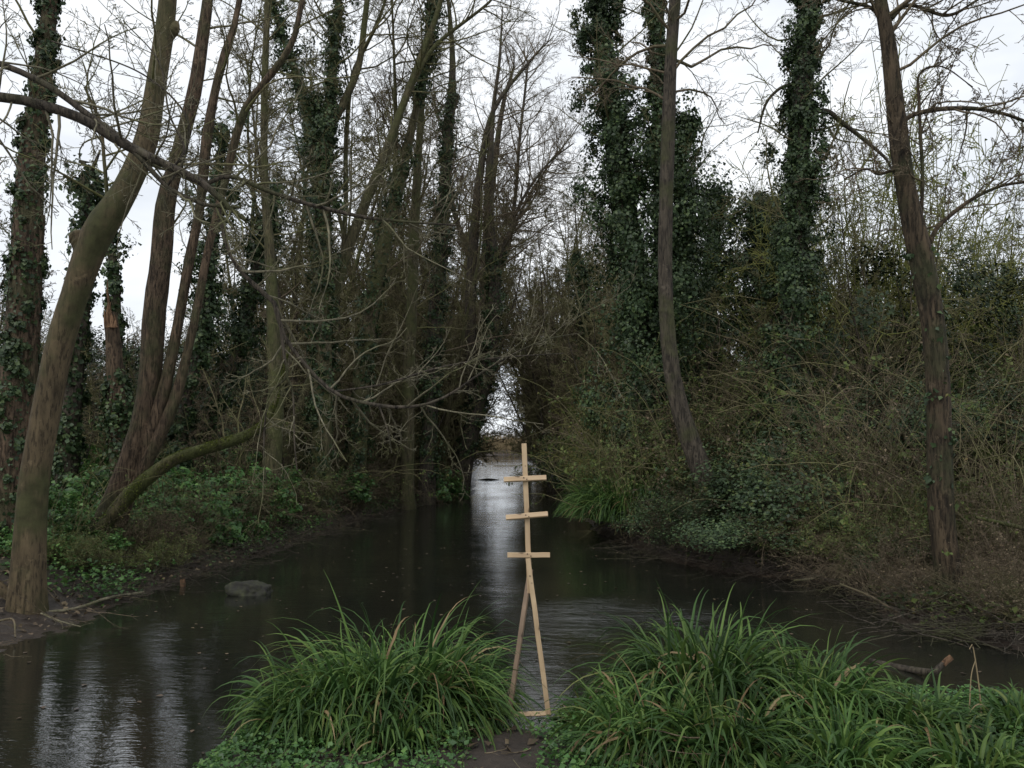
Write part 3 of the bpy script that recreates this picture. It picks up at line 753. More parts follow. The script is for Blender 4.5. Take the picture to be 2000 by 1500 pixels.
def proto_tree(name, seed, h, nst, spread, n1, len1, bk, tw, ivyn=0, rmin=0.0075, t0=0.05, ang=58):
    rng = np.random.default_rng(seed)
    root = empty(name, (0, 0, 0), 'x', 'tree')
    tb, cb, ib = MB(), MB(), MB()
    for s in range(nst):
        a = rng.random() * 6.28
        d = np.array([[math.cos(a) * spread, math.sin(a) * spread, 1.0]])
        hh = h * (0.8 + 0.25 * rng.random())
        P = grow(np.array([[math.cos(a) * 0.12, math.sin(a) * 0.12, -0.3]]), d, np.array([hh]), 22, rng, 0.035, 0.02)
        r0 = h * 0.0095 * (1.0 if nst == 1 else 0.75)
        Rr = taper(np.array([r0]), np.array([0.012]), 22, 0.9)
        tb.add(*rough_tube(P[0], Rr[0], 9, rng, 0.06, 0.25))
        crown(cb, P, Rr, np.array([hh]), lv_set(n1, len1, 8, 7, 4, t0=t0, ang=ang), rng, rmin)
        if ivyn:
            ivy(ib, P[0], Rr[0], ivyn, lambda t: 0.15 + 0.55 * math.sin(3.0 * min(t, 1)) ** 2, rng, 0.3, 0.09, max(20, ivyn // 90), 0.0, 0.75)
    tb.build('trunk', M[bk], root); cb.build('crown', M[tw], root)
    if ivyn: ib.build('ivy', M['ivy'], root)
    return root

protos = [proto_tree('alder_tree', 101, 17, 1, 0.05, 52, 2.8, 'bark_green', 'twig'),
          proto_tree('alder_tree', 102, 15, 2, 0.14, 30, 2.4, 'bark_green', 'twig'),
          proto_tree('alder_tree', 103, 18, 1, 0.10, 48, 2.8, 'bark_dark', 'twig_brown'),
          proto_tree('ivy_clad_tree', 104, 14, 1, 0.05, 26, 2.2, 'bark_dark', 'twig', 16000),
          proto_tree('thicket_tree', 105, 8, 6, 0.38, 15, 2.0, 'bark_dark', 'twig', t0=0.03, rmin=0.0065),
          proto_tree('thicket_tree', 106, 7, 6, 0.42, 15, 1.8, 'bark_green', 'twig_brown', t0=0.03, rmin=0.0065)]
used = set()
G_LAB = {
    ('a', 'l'): ('slender bare tree in the dense row along the left bank', 'bare trees crowding the left bank'),
    ('a', 'r'): ('slender bare tree in the far row along the right bank', 'bare trees crowding the right bank'),
    ('i', 'l'): ('dark ivied tree deep in the wood on the left', 'ivied trees deep in the left wood'),
    ('i', 'r'): ('dark ivied tree deep in the wood on the right', 'ivied trees deep in the right wood'),
    ('t', 'l'): ('low twiggy thicket of many stems under the left bank trees', 'twiggy thickets of the left wood'),
    ('t', 'r'): ('low twiggy thicket of many stems under the right bank trees', 'twiggy thickets of the right wood')}
KINDC = ['a', 'a', 'a', 'i', 't', 't']
def place(pi, x, y, s=1.0, sz=None, rz=None, label=None, group=None):
    o = protos[pi]
    side = 'l' if x < 0 else 'r'
    lab, grp = G_LAB[(KINDC[pi], side)]
    if label: lab, grp = label, group
    rz = prng.random() * 6.28 if rz is None else rz
    loc = (x, y, gz(x, y) - 0.02); sz = sz or s
    if pi not in used:
        used.add(pi)
        o.location = loc; o.rotation_euler = (0, 0, rz); o.scale = (s, s, sz); o['label'] = lab
        if grp: o['group'] = grp
    else:
        if not grp:
            c = copy_tree(o, loc, rz, (s, sz), lab)
            if 'group' in c: del c['group']
        else:
            copy_tree(o, loc, rz, (s, sz), lab, grp)
prng = random.Random(7)
def open_left(x, y):
    p = 1000 + F * x / y
    return 40 < p < 500 and y > 16
# rows lining the river upstream
for (x, y, pi, s) in [(-1.9, 29, 1, 1), (-2.6, 32, 2, 1.0), (-2.0, 35, 1, 1.05), (-3.0, 41, 0, 1.05), (-2.8, 47, 2, 1), (-3.6, 53, 1, 1.1), (-3.3, 60, 0, 1), (-4, 68, 2, 1),
                      (3.2, 38, 0, 1.0), (3.9, 43, 2, 1.0), (3.4, 49, 0, 0.95), (3.4, 56, 2, 1.0), (3.6, 66, 0, 1.0), (5.2, 48, 0, 1.0), (6.5, 40, 2, 0.85), (4.6, 36, 1, 0.9), (7.5, 52, 3, .9), (4.2, 74, 2, 1.0), (2.9, 25, 1, 0.8), (3.2, 30, 3, 0.85), (2.8, 35, 2, 0.75), (2.9, 40, 0, 0.85), (2.6, 46, 1, 0.9), (2.9, 52, 2, 0.9), (2.5, 60, 0, 0.85), (2.9, 68, 1, 0.9),
                      (-5.4, 21, 1, 0.95), (-6.0, 25, 0, 1), (-5.0, 30, 3, 1), (-8.5, 23, 0, 0.9), (-6.5, 35, 2, 1), (-9.5, 29, 3, 1), 
                      (-13, 25, 2, 0.8), (-17, 24, 3, 0.75), (-20, 33, 0, .8), (-8, 42, 0, 1), (-15, 40, 3, .8), (-23, 38, 3, .9),
                      (5.4, 23, 3, 0.72), (6.4, 28, 3, 0.78), (5.2, 33, 1, 0.75), (8.5, 25, 3, 0.6), (10.5, 21, 3, 0.55), (7.8, 36, 2, 0.75), (11.5, 30, 0, 0.6), (15, 24, 3, 0.58), (14, 34, 1, 0.6),
                      (18.5, 28, 3, 0.6), (21, 35, 0, 0.6), (9, 45, 2, 0.8), (16, 46, 3, 0.7), (26, 42, 1, 0.7)]:
    if y > 38 and -5 < x < 0: x -= 0.075 * (y - 26)
    if open_left(x, y) and y < 36 and prng.random() < 0.75: continue
    place(pi, x, y, s)
for (x, y, pi, s) in [(-2.2, 28, 4, .95), (-2.1, 31, 5, 1.1), (-2.4, 34.5, 4, 1.2), (-2.2, 39, 5, 1.3), (-2.3, 45, 4, 1.5), (-2.6, 51, 5, 1.6), (-2.8, 57, 4, 1.7), (-3.0, 64, 5, 1.8), (-4.5, 72, 4, 1.9),
                      (2.5, 24, 5, .8), (2.6, 29, 4, 1.0), (2.5, 32, 5, 1.1), (2.4, 37, 4, 1.25), (2.3, 42, 5, 1.4), (2.2, 48, 4, 1.5), (2.0, 54, 5, 1.6), (1.9, 58, 4, 1.6), (2.2, 64, 5, 1.6), (2.6, 70, 4, 1.7), (3.4, 76, 5, 1.7)]:
    if x < 0: x = -2.2 - 0.085 * (y - 22); s *= 0.9
    else: x += 1.1 * max(0, (y - 32) / 30)
    place(pi, x, y, s, s)
for (px, y, pi, s) in [(70, 27, 4, .55), (110, 30, 5, .65), (150, 33, 4, .62), (205, 28, 5, .55), (245, 32, 4, .65), (290, 29, 5, .6), (330, 33, 4, .7), (20, 29, 4, .6), (180, 37, 4, .7), (270, 38, 5, .8), (385, 30, 5, .7), (430, 28, 4, .65), (660, 22, 4, .9), (720, 25, 4, 1), (780, 27, 5, 1.1), (840, 29, 4, 1.15), (880, 33, 4, 1.3), (700, 32, 4, 1.3), (600, 27, 4, 1.1), (560, 31, 5, 1.2), (865, 27.5, 5, .7), (760, 36, 4, 1.4), (850, 40, 5, 1.6),
                       (1085, 27, 4, .9), (1110, 31, 4, 1.1), (1150, 29, 5, 1.05), (1100, 38, 4, 1.3), (1140, 36, 4, 1.3), (1180, 33, 5, 1.2), (1220, 30, 4, 1.05), (1090, 46, 5, 1.5), (1250, 36, 4, 1.2), (470, 21, 1, .8), (560, 22, 0, .85), (592, 19.5, 2, .8), (655, 24, 0, .9), (682, 21.5, 1, .85), (742, 23.5, 0, .85), (810, 27, 2, .95), (862, 25.5, 1, .85), (888, 31, 0, 1.0), (640, 30, 1, 1.0), (720, 34, 2, 1.05), (500, 26, 0, .8), (1062, 44, 0, 1.05), (1085, 48, 2, 1.1), (1110, 42, 0, .95), (1140, 46, 2, .95), (1070, 58, 1, 1.2), (885, 44, 2, 1.05), (905, 50, 0, 1.15), (865, 38, 1, 1.0), (915, 60, 1, 1.3), (1170, 40, 0, .8), (1040, 64, 2, 1.2)]:
    place(pi, (px - 1000) / F * y, y, s, s)
for k in range(84):
    left = k % 2 == 0
    y = 14 + (k / 84.0) * 46 + prng.random() * 3
    x = (-1 if left else 1) * ((5.0 if left else 4.2) + prng.random() * y * 0.55)
    if open_left(x, y):
        place(4 + (k // 2) % 2, x, y, 0.45, 0.28 + 0.12 * prng.random()); continue
    place(4 + (k // 2) % 2, x, y, (0.5 if y < 20 else 0.75) + 0.35 * prng.random(), (0.4 if y < 20 else 0.7) + 0.3 * prng.random())
for (x, y, pi, s) in [(-3.0, 24.5, 4, 0.7), (-4.3, 20.0, 5, 0.6), (-4.8, 17.5, 4, 0.5), (-5.6, 15.2, 5, 0.45), (2.9, 21, 4, 0.7), (2.8, 27, 5, 0.8), (3.0, 33, 4, 0.9), (-3.0, 33, 5, 0.9), (-4.2, 43, 4, 1), (3.0, 43, 5, 1.0)]:
    place(pi, x, y, s, s)

# ------------------------------------------------------------------ bushes
def proto_bush(name, seed, h, wd, nst, twn, bk, nleaf, lm, lsize, arch=-0.10, rmin=0.0025, solid=False, lev2=7, droop=0.3):
    rng = np.random.default_rng(seed)
    root = empty(name, (0, 0, 0), 'x', 'bush')
    sb, lb = MB(), MB()
    a = rng.random(nst) * 6.28; rr = rng.random(nst) ** 0.5 * wd * 0.3
    S0 = np.stack([np.cos(a) * rr, np.sin(a) * rr, np.full(nst, -0.1)], -1)
    D = np.stack([np.cos(a) * 0.45 * rng.random(nst), np.sin(a) * 0.45 * rng.random(nst), np.ones(nst)], -1) + rng.normal(size=(nst, 3)) * 0.25
    L = h * (0.8 + 0.6 * rng.random(nst))
    P = grow(S0, D, L, 12, rng, 0.12, 0.0, arch * 2)
    Rr = taper(np.full(nst, 0.010), np.full(nst, rmin), 12)
    sb.add(*tubes(P, Rr, 4))
    lib = []
    crown(sb, P, Rr, L, [dict(n=twn, fac=0.38, K=6, S=3, ang=55, sd=18, w=0.2, up=-0.03, rk=0.006, t0=0.1),
                         dict(n=lev2, fac=0.5, K=4, S=3, ang=50, sd=18, w=0.2, rk=0.006, t0=0.1)], rng, rmin, lib=lib)
    sb.build('stems', M[bk], root)
    if nleaf:
        pts = lib[-1].reshape(-1, 3)
        pts = pts[pts[:, 2] > 0.03]
        if solid:
            nc = 60
            cc = pts[rng.integers(0, len(pts), nc)]
            k = rng.integers(0, nc, nleaf); g = nrm(rng.normal(size=(nleaf, 3))) * (rng.random(nleaf) ** 0.4)[:, None]
            pos = cc[k] + g * wd * 0.17
        else:
            pos = pts[rng.integers(0, len(pts), nleaf)] + rng.normal(size=(nleaf, 3)) * 0.02
        pos = pos[pos[:, 2] > 0.0]
        Nn = nrm(pos - np.array([0, 0, h * 0.2])) + np.array([0, 0, 0.5])
        lb.add(*leaves(pos, Nn, lsize, rng, 0.75, 0.12, droop))
        lb.build('foliage', M[lm], root)
    return root

BU = {
 'bramble': proto_bush('bramble_bush', 201, 1.5, 1.6, 34, 9, 'twig', 6500, 'bramble', 0.045),
 'tangle': proto_bush('twig_tangle', 202, 1.8, 1.8, 40, 10, 'twig_brown', 1300, 'litter', 0.04, arch=-0.07),
 'ivy': proto_bush('ivy_bush', 203, 1.1, 2.0, 30, 6, 'bark_dark', 15000, 'ivy', 0.046, solid=True, arch=-0.14),
 'willow': proto_bush('willow_bush', 204, 2.2, 1.6, 60, 13, 'twig_olive', 2200, 'bramble', 0.03, arch=0.01, rmin=0.0032),
 'leafy': proto_bush('nettle_patch', 205, 0.5, 1.3, 50, 6, 'twig', 5000, 'nettle', 0.055, arch=-0.02, lev2=4),
 'holly': proto_bush('holly_bush', 206, 2.6, 1.8, 16, 9, 'bark_dark', 14000, 'holly', 0.06, solid=True, arch=0.0),
 'canes': proto_bush('bramble_canes', 208, 2.4, 1.6, 16, 3, 'twig', 700, 'bramble', 0.045, arch=-0.10, rmin=0.0036, lev2=2),
 'overhang': proto_bush('overhanging_brush', 207, 1.3, 1.2, 46, 8, 'twig_brown', 900, 'bramble', 0.035, arch=-0.22),
}
bused = set()
def bush(kind, x, y, s, sz, label, group=None, dz=0.0, rz=None):
    o = BU[kind]
    rz = prng.random() * 6.28 if rz is None else rz
    loc = (x, y, gz(x, y) + dz)
    if kind not in bused:
        bused.add(kind); c = o
        o.location = loc; o.rotation_euler = (0, 0, rz); o.scale = (s, s, sz); o['label'] = label
        if group: o['group'] = group
    else:
        c = copy_tree(o, loc, rz, (s, sz), label, group)
        if not group and 'group' in c: del c['group']
    return c

_unused = None
def pxy(px, Y):
    return (px - 1000.0) / F * Y * 1.0, Y
# named bushes on the right bank
x, y = pxy(1220, 17.5); bush('willow', x, y, 0.95, 1.0, 'yellow green willow bush at the water edge below the big ivied tree')
x, y = pxy(1720, 19); bush('willow', x, y, 2.3, 3.3, 'tall rounded yellow green willow crown behind the rough right trunk')
x, y = pxy(1640, 20); bush('willow', x, y, 1.8, 2.6, 'yellow green willow crown just right of the ivy column')
x, y = pxy(1830, 20.5); bush('willow', x, y, 1.9, 2.2, 'yellow green willow crown right of the rough right trunk')
x, y = pxy(1700, 16); bush('holly', x, y, 1.2, 1.55, 'dark holly rising against the sky left of the rough right trunk')
x, y = pxy(1480, 11.7); bush('ivy', x, y, 1.2, 0.95, 'glossy ivy mound at the foot of the ivy column')
x, y = pxy(1570, 12.0); bush('ivy', x, y, 1.3, 0.95, 'glossy ivy mound right of the ivy column foot')
x, y = pxy(1430, 11.05); bush('ivy', x, y, .85, 0.5, 'low glossy ivy bush hanging over the water below the bowed trunk')
x, y = pxy(1400, 12.4); bush('ivy', x, y, .8, .75, 'ivy bush against the bowed foot of the slim trunk')
x, y = pxy(1130, 25); bush('ivy', x, y, 1.1, 1.6, 'dark ivy bush at the right water edge where the river narrows')
for px, Y, s_, sz, lb in [(90, 17, .9, 1.0, 'dark holly low behind the left edge ivied trunk'), (250, 19, 1.0, 1.1, 'dark holly seen between the thick leaning trunk and the splayed stems'),
                     (400, 21, 1.2, 1.3, 'dark holly behind the mossy limb'), (470, 19, .9, 1.2, 'dark holly left of the straight slim trunk'), (165, 21, 1.1, 1.2, 'dark holly far behind the snapped trunk'), (330, 24, 1.3, 1.3, 'dark holly deep in the wood behind the splayed stems')]:
    x, y = pxy(px, Y); bush('holly', x, y, s_, sz, lb)
for px, Y, s_, lb in [(1335, 12.1, .7, 'small ivy bush at the water edge left of the low glossy ivy bush'), (1525, 11.15, .75, 'ivy sprawling to the water right of the low glossy ivy bush'), (1625, 10.65, .6, 'ivy tuft at the right bend of the water edge'), (1720, 9.5, .5, 'ivy tuft at the water left of the rough trunk foot')]:
    x, y = pxy(px, Y); bush('ivy', x, y, s_, s_ * .7, lb, dz=-0.05)
for px, Y, s_, lb in [(1520, 15.2, 1.1, 'ivy heap left of the ivy column foot, back in the scrub'), (1690, 13.4, 1.1, 'ivy heap in the scrub left of the rough trunk'), (1905, 12.2, 1.0, 'ivy heap in the scrub right of the rough trunk'), (1620, 16.5, 1.4, 'ivy heap high in the scrub right of the ivy column')]:
    x, y = pxy(px, Y); bush('ivy', x, y, s_, s_, lb, dz=0.4)
x, y = pxy(1980, 17); bush('holly', x, y, 1.3, 1.4, 'dark holly at the right edge behind the brambles')
rb = [(1340, 15), (1420, 14.5), (1480, 15.5), (1560, 15), (1640, 14), (1720, 13.5), (1800, 13), (1880, 12.5), (1960, 12), (2050, 11.5),
      (1640, 11.2), (1700, 10.8), (1770, 10.2), (1850, 9.9), (1940, 9.6), (2040, 9.4), (1990, 8.6), (2080, 8.4), (1740, 9.4),
      (1500, 17), (1600, 17.5), (1700, 17), (1840, 16), (1960, 15), (2090, 14), (1420, 18), (1360, 17.5), (1250, 20), (1180, 23), (1300, 19), (1240, 15.6), (1290, 16.5)]
for k, (px, Y) in enumerate(rb):
    x, y = pxy(px + prng.uniform(-20, 20), Y)
    big = 0.55 if Y < 10.3 else (0.85 if Y < 14 else 1.15)
    kind = ('bramble', 'tangle', 'bramble', 'bramble', 'tangle')[k % 5]
    bush(kind, x, y, big * prng.uniform(0.9, 1.2), big * prng.uniform(0.9, 1.25),
         {'bramble': 'arching green bramble bush in the scrub of the right bank', 'tangle': 'leafless brown twig tangle in the scrub of the right bank'}[kind],
         {'bramble': 'brambles on the right bank', 'tangle': 'twig tangles on the right bank'}[kind])
for k, (px, Y, s) in enumerate([(1330, 14, 1), (1400, 15, 1.2), (1460, 13.2, .9), (1600, 13, 1.1), (1700, 12.2, 1.0), (1740, 10.4, .7), (1890, 10.6, 1.1), (1930, 9.4, .8), (2000, 9.6, .9), (1680, 9.8, .6), (1560, 11.0, .6),
                               (1500, 11.3, .6), (1860, 13, 1.4), (1610, 15.5, 1.5), (1250, 15, 1.1), (1180, 18, 1.2), (2050, 8.8, .8), (1240, 13.8, .8), (1760, 14, 1.5), (1480, 16, 1.5)]):
    x, y = pxy(px, Y); bush('canes', x, y, s, s * 1.05, 'long pale arching canes standing out of the right bank scrub', 'arching canes on the right bank')
for k, (px, Y, s) in enumerate([(120, 10.2, .5), (230, 11.6, .6), (330, 13, .7), (430, 14.5, .8), (560, 17.5, .9), (660, 19, 1), (60, 13, .8)]):
    x, y = pxy(px, Y); bush('canes', x, y, s, s, 'long pale arching canes among the brambles of the left bank', 'arching canes on the left bank')
for px, Y, s in [(1330, 12.2, .7), (1370, 11.6, .5), (1500, 10.9, .5), (1540, 10.8, .6), (1600, 10.7, .8), (1660, 10.3, .85), (1720, 9.4, .7), (1775, 8.7, .4), (1930, 7.8, .4), (2010, 7.7, .5), (1160, 21, .8), (1140, 23, .8)]:
    x, y = pxy(px, Y); bush('overhang', x, y, s * .9, s * 0.8, 'dead brush hanging down to the water on the right bank', 'dead brush along the right water edge')
# left bank
for px, Y, s in [(330, 11.3, .6), (400, 12.2, .6), (450, 13.0, .65), (520, 14.2, .7), (580, 15.6, .7), (640, 17.2, .8), (700, 18.8, .8), (760, 20.5, .9), (830, 22.5, .9), (870, 24.5, .7), (880, 26.5, .6), (610, 16.6, .7), (490, 13.8, .6), (840, 24, .8)]:
    x, y = pxy(px, Y); bush('overhang', x - 0.15, y, s, s, 'dead brush hanging down to the water on the left bank', 'dead brush along the left water edge')
for k, (px, Y, s) in enumerate([(150, 12.8, 1.5), (200, 14, 1.6), (120, 14.5, 1.8), (420, 14, 1.4), (470, 15, 1.5), (500, 14.4, 1.3), (560, 17.3, 1.5), (360, 13.2, 1.2), (845, 23, 1.6), (60, 11.6, 1.2), (270, 15.5, 1.7), (380, 17, 1.9), (440, 12.7, 1.1), (330, 12.2, 1.0), (390, 13, 1.2), (110, 10.4, .8), (160, 11.2, .9), (230, 12.6, 1.1), (300, 13.6, 1.3), (520, 16, 1.4), (620, 18, 1.3), (690, 20, 1.3), (420, 13.6, 1.3), (90, 9.8, .6), (480, 18, 2), (560, 21, 2)]):
    x, y = pxy(px, Y); bush('leafy', x, y, s, s, 'fresh green patch of low leaves on the left bank floor', 'green leaf patches on the left bank')
for k, (px, Y) in enumerate([(110, 9.6), (160, 9.9), (190, 10.3), (250, 10.9), (300, 11.8), (350, 12.4), (20, 9.4), (-60, 9.2), (60, 11), (100, 13), (10, 12), (420, 13.2), (500, 15.5), (560, 16.3), (640, 18.3), (700, 20), (300, 14.5), (200, 16), (30, 15), (100, 17), (400, 18), (520, 19), (610, 21), (-30, 17.5), (230, 19.5)]):
    x, y = pxy(px, Y); s = 0.28 if Y < 11 else (0.38 if Y < 14 else 0.7)
    kind = ('leafy', 'bramble', 'leafy', 'tangle')[k % 4]
    if kind == 'leafy': s *= 2.2
    bush(kind, x, y, s * prng.uniform(0.9, 1.3), s * prng.uniform(0.7, 1.0),
         {'leafy': 'fresh green patch of low leaves on the left bank floor', 'bramble': 'low green bramble on the left bank', 'tangle': 'low brown twig tangle on the left bank'}[kind],
         {'leafy': 'green leaf patches on the left bank', 'bramble': 'brambles on the left bank', 'tangle': 'twig tangles on the left bank'}[kind])

for px, Y, s in [(120, 9.3, .3), (170, 9.5, .28), (215, 9.75, .28), (260, 10.0, .28), (310, 10.4, .3), (350, 10.8, .35), (395, 11.6, .4)]:
    x, y = pxy(px, Y); bush('bramble' if px % 2 == 0 else 'overhang', x - 0.15, y, s, s * 0.8, 'low green bramble on the left bank', 'brambles on the left bank')
for px, Y, s in [(1700, 8.9, .6), (1760, 8.3, .4), (1950, 7.6, .45), (2020, 7.5, .5), (1640, 9.7, .7), (1930, 8.0, .5), (1990, 7.9, .6), (1780, 8.8, .5)]:
    x, y = pxy(px, Y); bush('tangle', x + 0.1, y, s * .8, s * 0.6, 'leafless brown twig tangle in the scrub of the right bank', 'twig tangles on the right bank')
for px, Y, s in [(1350, 11.9, .55), (1510, 10.8, .45), (1560, 10.6, .55), (1620, 10.4, .55), (1680, 9.9, .55), (1600, 10.9, .6), (1480, 11.4, .6)]:
    x, y = pxy(px, Y); kd = 'bramble' if px % 20 == 0 else 'tangle'
    bush(kd, x + 0.05, y, s, s * 0.7, {'bramble': 'arching green bramble bush in the scrub of the right bank', 'tangle': 'leafless brown twig tangle in the scrub of the right bank'}[kd],
         {'bramble': 'brambles on the right bank', 'tangle': 'twig tangles on the right bank'}[kd], dz=-0.1)
# ------------------------------------------------------------------ sedge clumps
def sedge(label, px, Y, h, wd, n, seed, group=None, width=0.0165, lean=(0, 0)):
    rng = np.random.default_rng(seed); n = int(n * 1.1)
    x, y = pxy(px, Y); z = gz(x, y)
    root = empty('sedge_clump', (x, y, z), label, 'sedge', group)
    a = rng.random(n) * 6.28; rr = rng.random(n) ** 0.7 * wd * 0.28
    S0 = np.stack([np.cos(a) * rr, np.sin(a) * rr, np.full(n, -0.03)], -1)
    out_ = 0.15 + 0.7 * rng.random(n)
    a2 = a + rng.normal(size=n) * 0.7
    D = np.stack([np.cos(a2) * out_ + lean[0], np.sin(a2) * out_ + lean[1], np.ones(n)], -1)
    L = h * (0.85 + 0.7 * rng.random(n))
    K = 13
    P = np.zeros((n, K, 3)); P[:, 0] = S0; d = nrm(D); st = (L / (K - 1))[:, None]
    kink = np.where(rng.random(n) < 0.22, rng.integers(4, K, n), 99)
    droop = (0.12 + 0.26 * rng.random(n))
    for k in range(1, K):
        P[:, k] = P[:, k - 1] + d * st
        d = d + rng.normal(size=(n, 3)) * 0.045
        d[:, 2] -= droop * (0.35 + 1.9 * k / K)
        kk = kink == k
        d[kk] += rng.normal(size=(int(kk.sum()), 3)) * 0.7 + np.array([0, 0, -0.6])
        d = nrm(d)
    gzs = 0.01 + 0.06 * rng.random(n)[:, None]
    P[:, :, 2] = np.maximum(P[:, :, 2], gzs * np.linspace(0, 1, K)[None] + (WZ - z if True else 0) * 0)
    T = nrm(np.gradient(P, axis=1))
    side = nrm(np.cross(T, np.array([0, 0, 1.0]) + rng.normal(size=(n, 1, 3)) * 0.35))
    up = np.cross(side, T)
    t = np.linspace(0, 1, K)[None, :]
    wv = width * (0.6 + 0.7 * rng.random(n))[:, None] * np.minimum(1, (1.02 - t) * 2.2) * (0.7 + 0.3 * np.minimum(1, t * 5))
    wv = wv[:, :, None] * 0.5
    V = np.stack([P - side * wv + up * wv * 0.5, P, P + side * wv + up * wv * 0.5], 2).reshape(-1, 3)
    b = (np.arange(n) * K * 3)[:, None, None] + (np.arange(K - 1) * 3)[None, :, None]
    Fq = np.concatenate([np.stack([b, b + 1, b + 4, b + 3], -1).reshape(-1, 4), np.stack([b + 1, b + 2, b + 5, b + 4], -1).reshape(-1, 4)])
    mb = MB(); mb.add(V, Fq)
    mb.build('blades', M['sedge'], root)
    return root
sedge('tallest sedge clump of the left group, spilling towards the wooden figure', 800, 4.89, 0.68, 0.9, 900, 301)
sedge('sedge clump directly left of the wooden figure foot', 870, 4.74, 0.42, 0.7, 520, 302)
sedge('sedge clump at the left end of the near bank, arching over the water', 615, 4.59, 0.38, 0.7, 480, 303)
sedge('sedge clump between the left end clump and the tallest left clump', 700, 4.69, 0.49, 0.8, 560, 304)
sedge('small sedge tuft in front of the tallest left clump', 770, 4.34, 0.29, 0.5, 200, 305)
sedge('small bright sedge tuft directly right of the wooden figure foot', 1165, 4.72, 0.29, 0.5, 330, 306)
sedge('wide sedge clump drooping forward right of the wooden figure', 1265, 4.20, 0.40, 0.75, 520, 307)
sedge('tallest sedge clump of the right group, at the water edge', 1370, 4.75, 0.60, 0.9, 880, 308)
sedge('sedge clump in front of the tallest right clump', 1400, 4.10, 0.42, 0.8, 560, 309)
sedge('sedge clump right of the tallest right clump, leaning right', 1560, 4.60, 0.47, 0.85, 680, 310)
sedge('dense sedge clump at the bottom edge of the photo below the right group', 1620, 3.95, 0.30, 0.8, 560, 311)
sedge('sedge clump near the dead straw stems', 1740, 4.40, 0.33, 0.8, 520, 312)
sedge('sedge clump in the bottom right corner', 1880, 3.90, 0.26, 0.8, 420, 313)
sedge('sedge clump at the right edge beside the water', 1990, 4.40, 0.28, 0.7, 260, 314)
sedge('short sedge tuft at the bottom edge left of the right group', 1480, 3.75, 0.25, 0.6, 260, 315)
sedge('green sedge clump on the far right bank at the bend', 1240, 14.2, 0.78, 2.9, 2200, 320, width=0.02)
sedge('green sedge clump at the water line left of the bend clump', 1175, 16.00, 0.75, 1.5, 600, 321, width=0.02)
sedge('green sedge clump right of the bend clump under dead brush', 1265, 13.90, 0.60, 1.3, 500, 322, width=0.02)
sedge('few sedge blades poking in at the left edge', -20, 4.44, 0.29, 0.3, 24, 323)

# ------------------------------------------------------------------ ground cover (nobody could count it)
def cover(name, label, cat, xs, ys, n, size, lm, seed, h=0.08, keep=None, norm=(0, 0, 1)):
    rng = np.random.default_rng(seed)
    x = rng.uniform(*xs, n); y = rng.uniform(*ys, n)
    d = sdist(x, y); m = d > 0.06
    if keep is not None: m &= keep(x, y, rng)
    x, y = x[m], y[m]
    z = ground(x, y) + h * rng.random(len(x)) ** 1.3 + 0.01
    C = np.stack([x, y, z], -1)
    mb = MB(); mb.add(*leaves(C, np.tile(np.array([norm], float), (len(x), 1)), size, rng, 0.85, 0.12))
    return tag(mb.build(name, M[lm]), label, cat, kind='stuff')
cover('clover_cover', 'small green leaves carpeting the near bank between the sedge clumps', 'ground cover', (-2.0, 3.6), (3.3, 5.2), 60000, 0.026, 'nettle', 401, 0.09,
      lambda x, y, r: (np.abs(x + 0.05) > 0.10 + 0.28 * r.random(len(x))) & (wob(x * 2.1, y * 2.3) + 0.35 * r.random(len(x)) > -0.12))
cover('leaf_litter', 'brown fallen leaves scattered over the banks', 'leaf litter', (-14, 12), (3.4, 24), 42000, 0.05, 'litter', 402, 0.03,
      lambda x, y, r: r.random(len(x)) < np.where(y < 6, 0.35, 1.0))
cover('ground_ivy', 'dark creeping ivy over the floor of the left wood', 'ground cover', (-14, -3.8), (9.5, 24), 40000, 0.055, 'ivy', 403, 0.14,
      lambda x, y, r: wob(x * 0.8, y * 0.8) + 0.3 * r.random(len(x)) > 0.0)
cover('bank_greenery', 'low green growth over the right bank', 'ground cover', (1.6, 14), (7.2, 26), 70000, 0.05, 'bramble', 404, 0.25)
cover('bank_creeper', 'dark creeping ivy over the slope of the right bank', 'ground cover', (1.5, 9), (7.3, 24), 40000, 0.06, 'ivy', 405, 0.2,
      lambda x, y, r: wob(x * 0.7 + 3, y * 0.9) > 0.1)
cover('bank_weeds', 'fresh green weeds on the slope of the left bank', 'ground cover', (-9, -1.2), (8.6, 26), 90000, 0.05, 'nettle', 406, 0.26,
      lambda x, y, r: wob(x * 0.6 + 1, y * 0.7 + 2) + 0.3 * r.random(len(x)) > 0.05)

